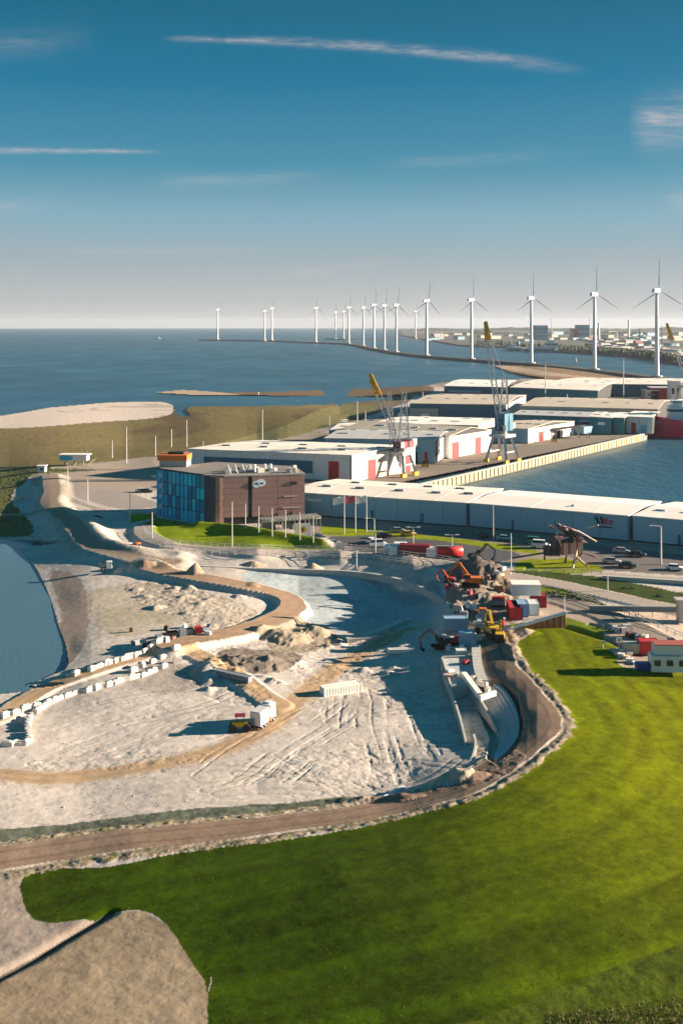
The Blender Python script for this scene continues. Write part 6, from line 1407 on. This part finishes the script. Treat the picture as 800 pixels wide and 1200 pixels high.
for k in range(5000):
    px = random.uniform(-20, 820); py = random.uniform(985, 1215)
    q_ = ground(px, py) if False else None
    b = gz(px, py); j = int(np.argmin(np.abs(cols-px))); i = int(np.argmin(np.abs(rows-py)))
    if KIND[i,j] != kid('grass_field'): continue
    hh_ = random.uniform(.04,.12); a = random.uniform(0,6.28)
    tuft.add([b+Vector((math.cos(a)*.06,math.sin(a)*.06,-.02)), b-Vector((math.cos(a)*.06,math.sin(a)*.06,.02)), b+Vector((random.uniform(-.1,.1),random.uniform(-.1,.1),hh_))], [(0,1,2)])
tag(tuft.build('weed_tufts', gm_), 'coarse tufts standing up in the green field', 'weeds', kind='stuff')

# shrubs on the banks, loose stones on the site
def shrub(label, px, py, r_, n=70):
    b = gz(px, py); t = thing('shrub', label, 'shrub', b, group='shrubs on the road banks'); lf = MB()
    for k in range(n):
        a_ = random.uniform(0, 6.28); q_ = r_*math.sqrt(random.random()); c_ = Vector((math.cos(a_)*q_, math.sin(a_)*q_*.7, random.uniform(.1, 1)*r_*.7*(1.1-q_/r_))); e_ = r_*random.uniform(.10,.22)
        v1 = Vector((random.uniform(-1,1), random.uniform(-1,1), random.uniform(-1,1)))*e_; v2 = Vector((random.uniform(-1,1), random.uniform(-1,1), random.uniform(-.4,1)))*e_; lf.add([c_, c_+v1, c_+v1+v2, c_+v2], [(0,1,2,3)])
    tag(lf.build('foliage', M['leaf'], t), kind='stuff'); MB().cone((0,0,-.1),(0,0,r_*.5),.06,.03,5).build('stem', M['timber'], t)
for px, py, r_, w_ in [(646,698,1.4,'at the left end of the dark bank'),(654,700,1.7,'second from the left on the dark bank'),(664,701,1.9,'in the middle of the dark bank'),(674,703,2.0,'right of the middle of the dark bank'),(684,705,1.7,'fourth on the dark bank'),(693,706,1.4,'at the right end of the dark bank'),
    (705,736,1.0,'beside the ditch corner'),(716,741,1.1,'at the ditch end by the stacks'),(735,690,1.3,'under the bridge parapet'),(773,699,1.2,'light green one on the shaded grass bank'),(18,597,1.6,'on the marsh near the lake'),(30,612,1.7,'at the foot of the dike by the lake'),(10,612,1.5,'at the left edge of the marsh'),(24,585,1.5,'on the marsh below the hut')]:
    shrub('dark low shrub '+w_, px, py, r_)
st_ = MB(); random.seed(99)
for k in range(2400):
    if k % 3 == 0: px, py = random.uniform(150, 330), random.uniform(684, 812)
    elif k % 3 == 1: px, py = random.uniform(20, 540), random.uniform(800, 960)
    else: px, py = random.uniform(340, 610), random.uniform(740, 930)
    j = int(np.argmin(np.abs(cols-px))); i = int(np.argmin(np.abs(rows-py)))
    if KIND[i,j] not in (kid('sand_ground'), kid('spoil_ground'), kid('clay_patch'), kid('road_verge'), kid('spoil_heap')): continue
    b = Vector((WX[i,j], WY[i,j], RZ[i,j])); s_ = random.uniform(.04,.15)*(1.6 if random.random() < .06 else 1); a_ = random.uniform(0, 6)
    st_.add([b+Vector((math.cos(a_+q_*2.09)*s_, math.sin(a_+q_*2.09)*s_, -.03)) for q_ in range(3)]+[b+Vector((s_*.3,0,s_*.9))], [(0,1,3),(1,2,3),(2,0,3)])
tag(st_.build('loose_stones', mat('site_rubble', (.30,.26,.22), .95, var=.5, scale=.7)), 'loose stones and clods scattered over the sand', 'stones', kind='stuff')

# ---------------------------------------------------------------- air
hz_m = bpy.data.materials.new('haze'); hz_m.use_nodes = True; t_ = NT(hz_m.node_tree)
pv_ = t_.n('ShaderNodeVolumePrincipled'); pv_.inputs['Color'].default_value = (.64,.71,.80,1); pv_.inputs['Density'].default_value = 3.4e-5; pv_.inputs['Anisotropy'].default_value = .2
o_ = t_.n('ShaderNodeOutputMaterial'); t_.t.links.new(pv_.outputs[0], o_.inputs['Volume'])
hb = MB().box((0,0,0),(62000,62000,400)).build('haze', hz_m); hb.location = (0,0,175-200+0); tag(hb, kind='stuff')
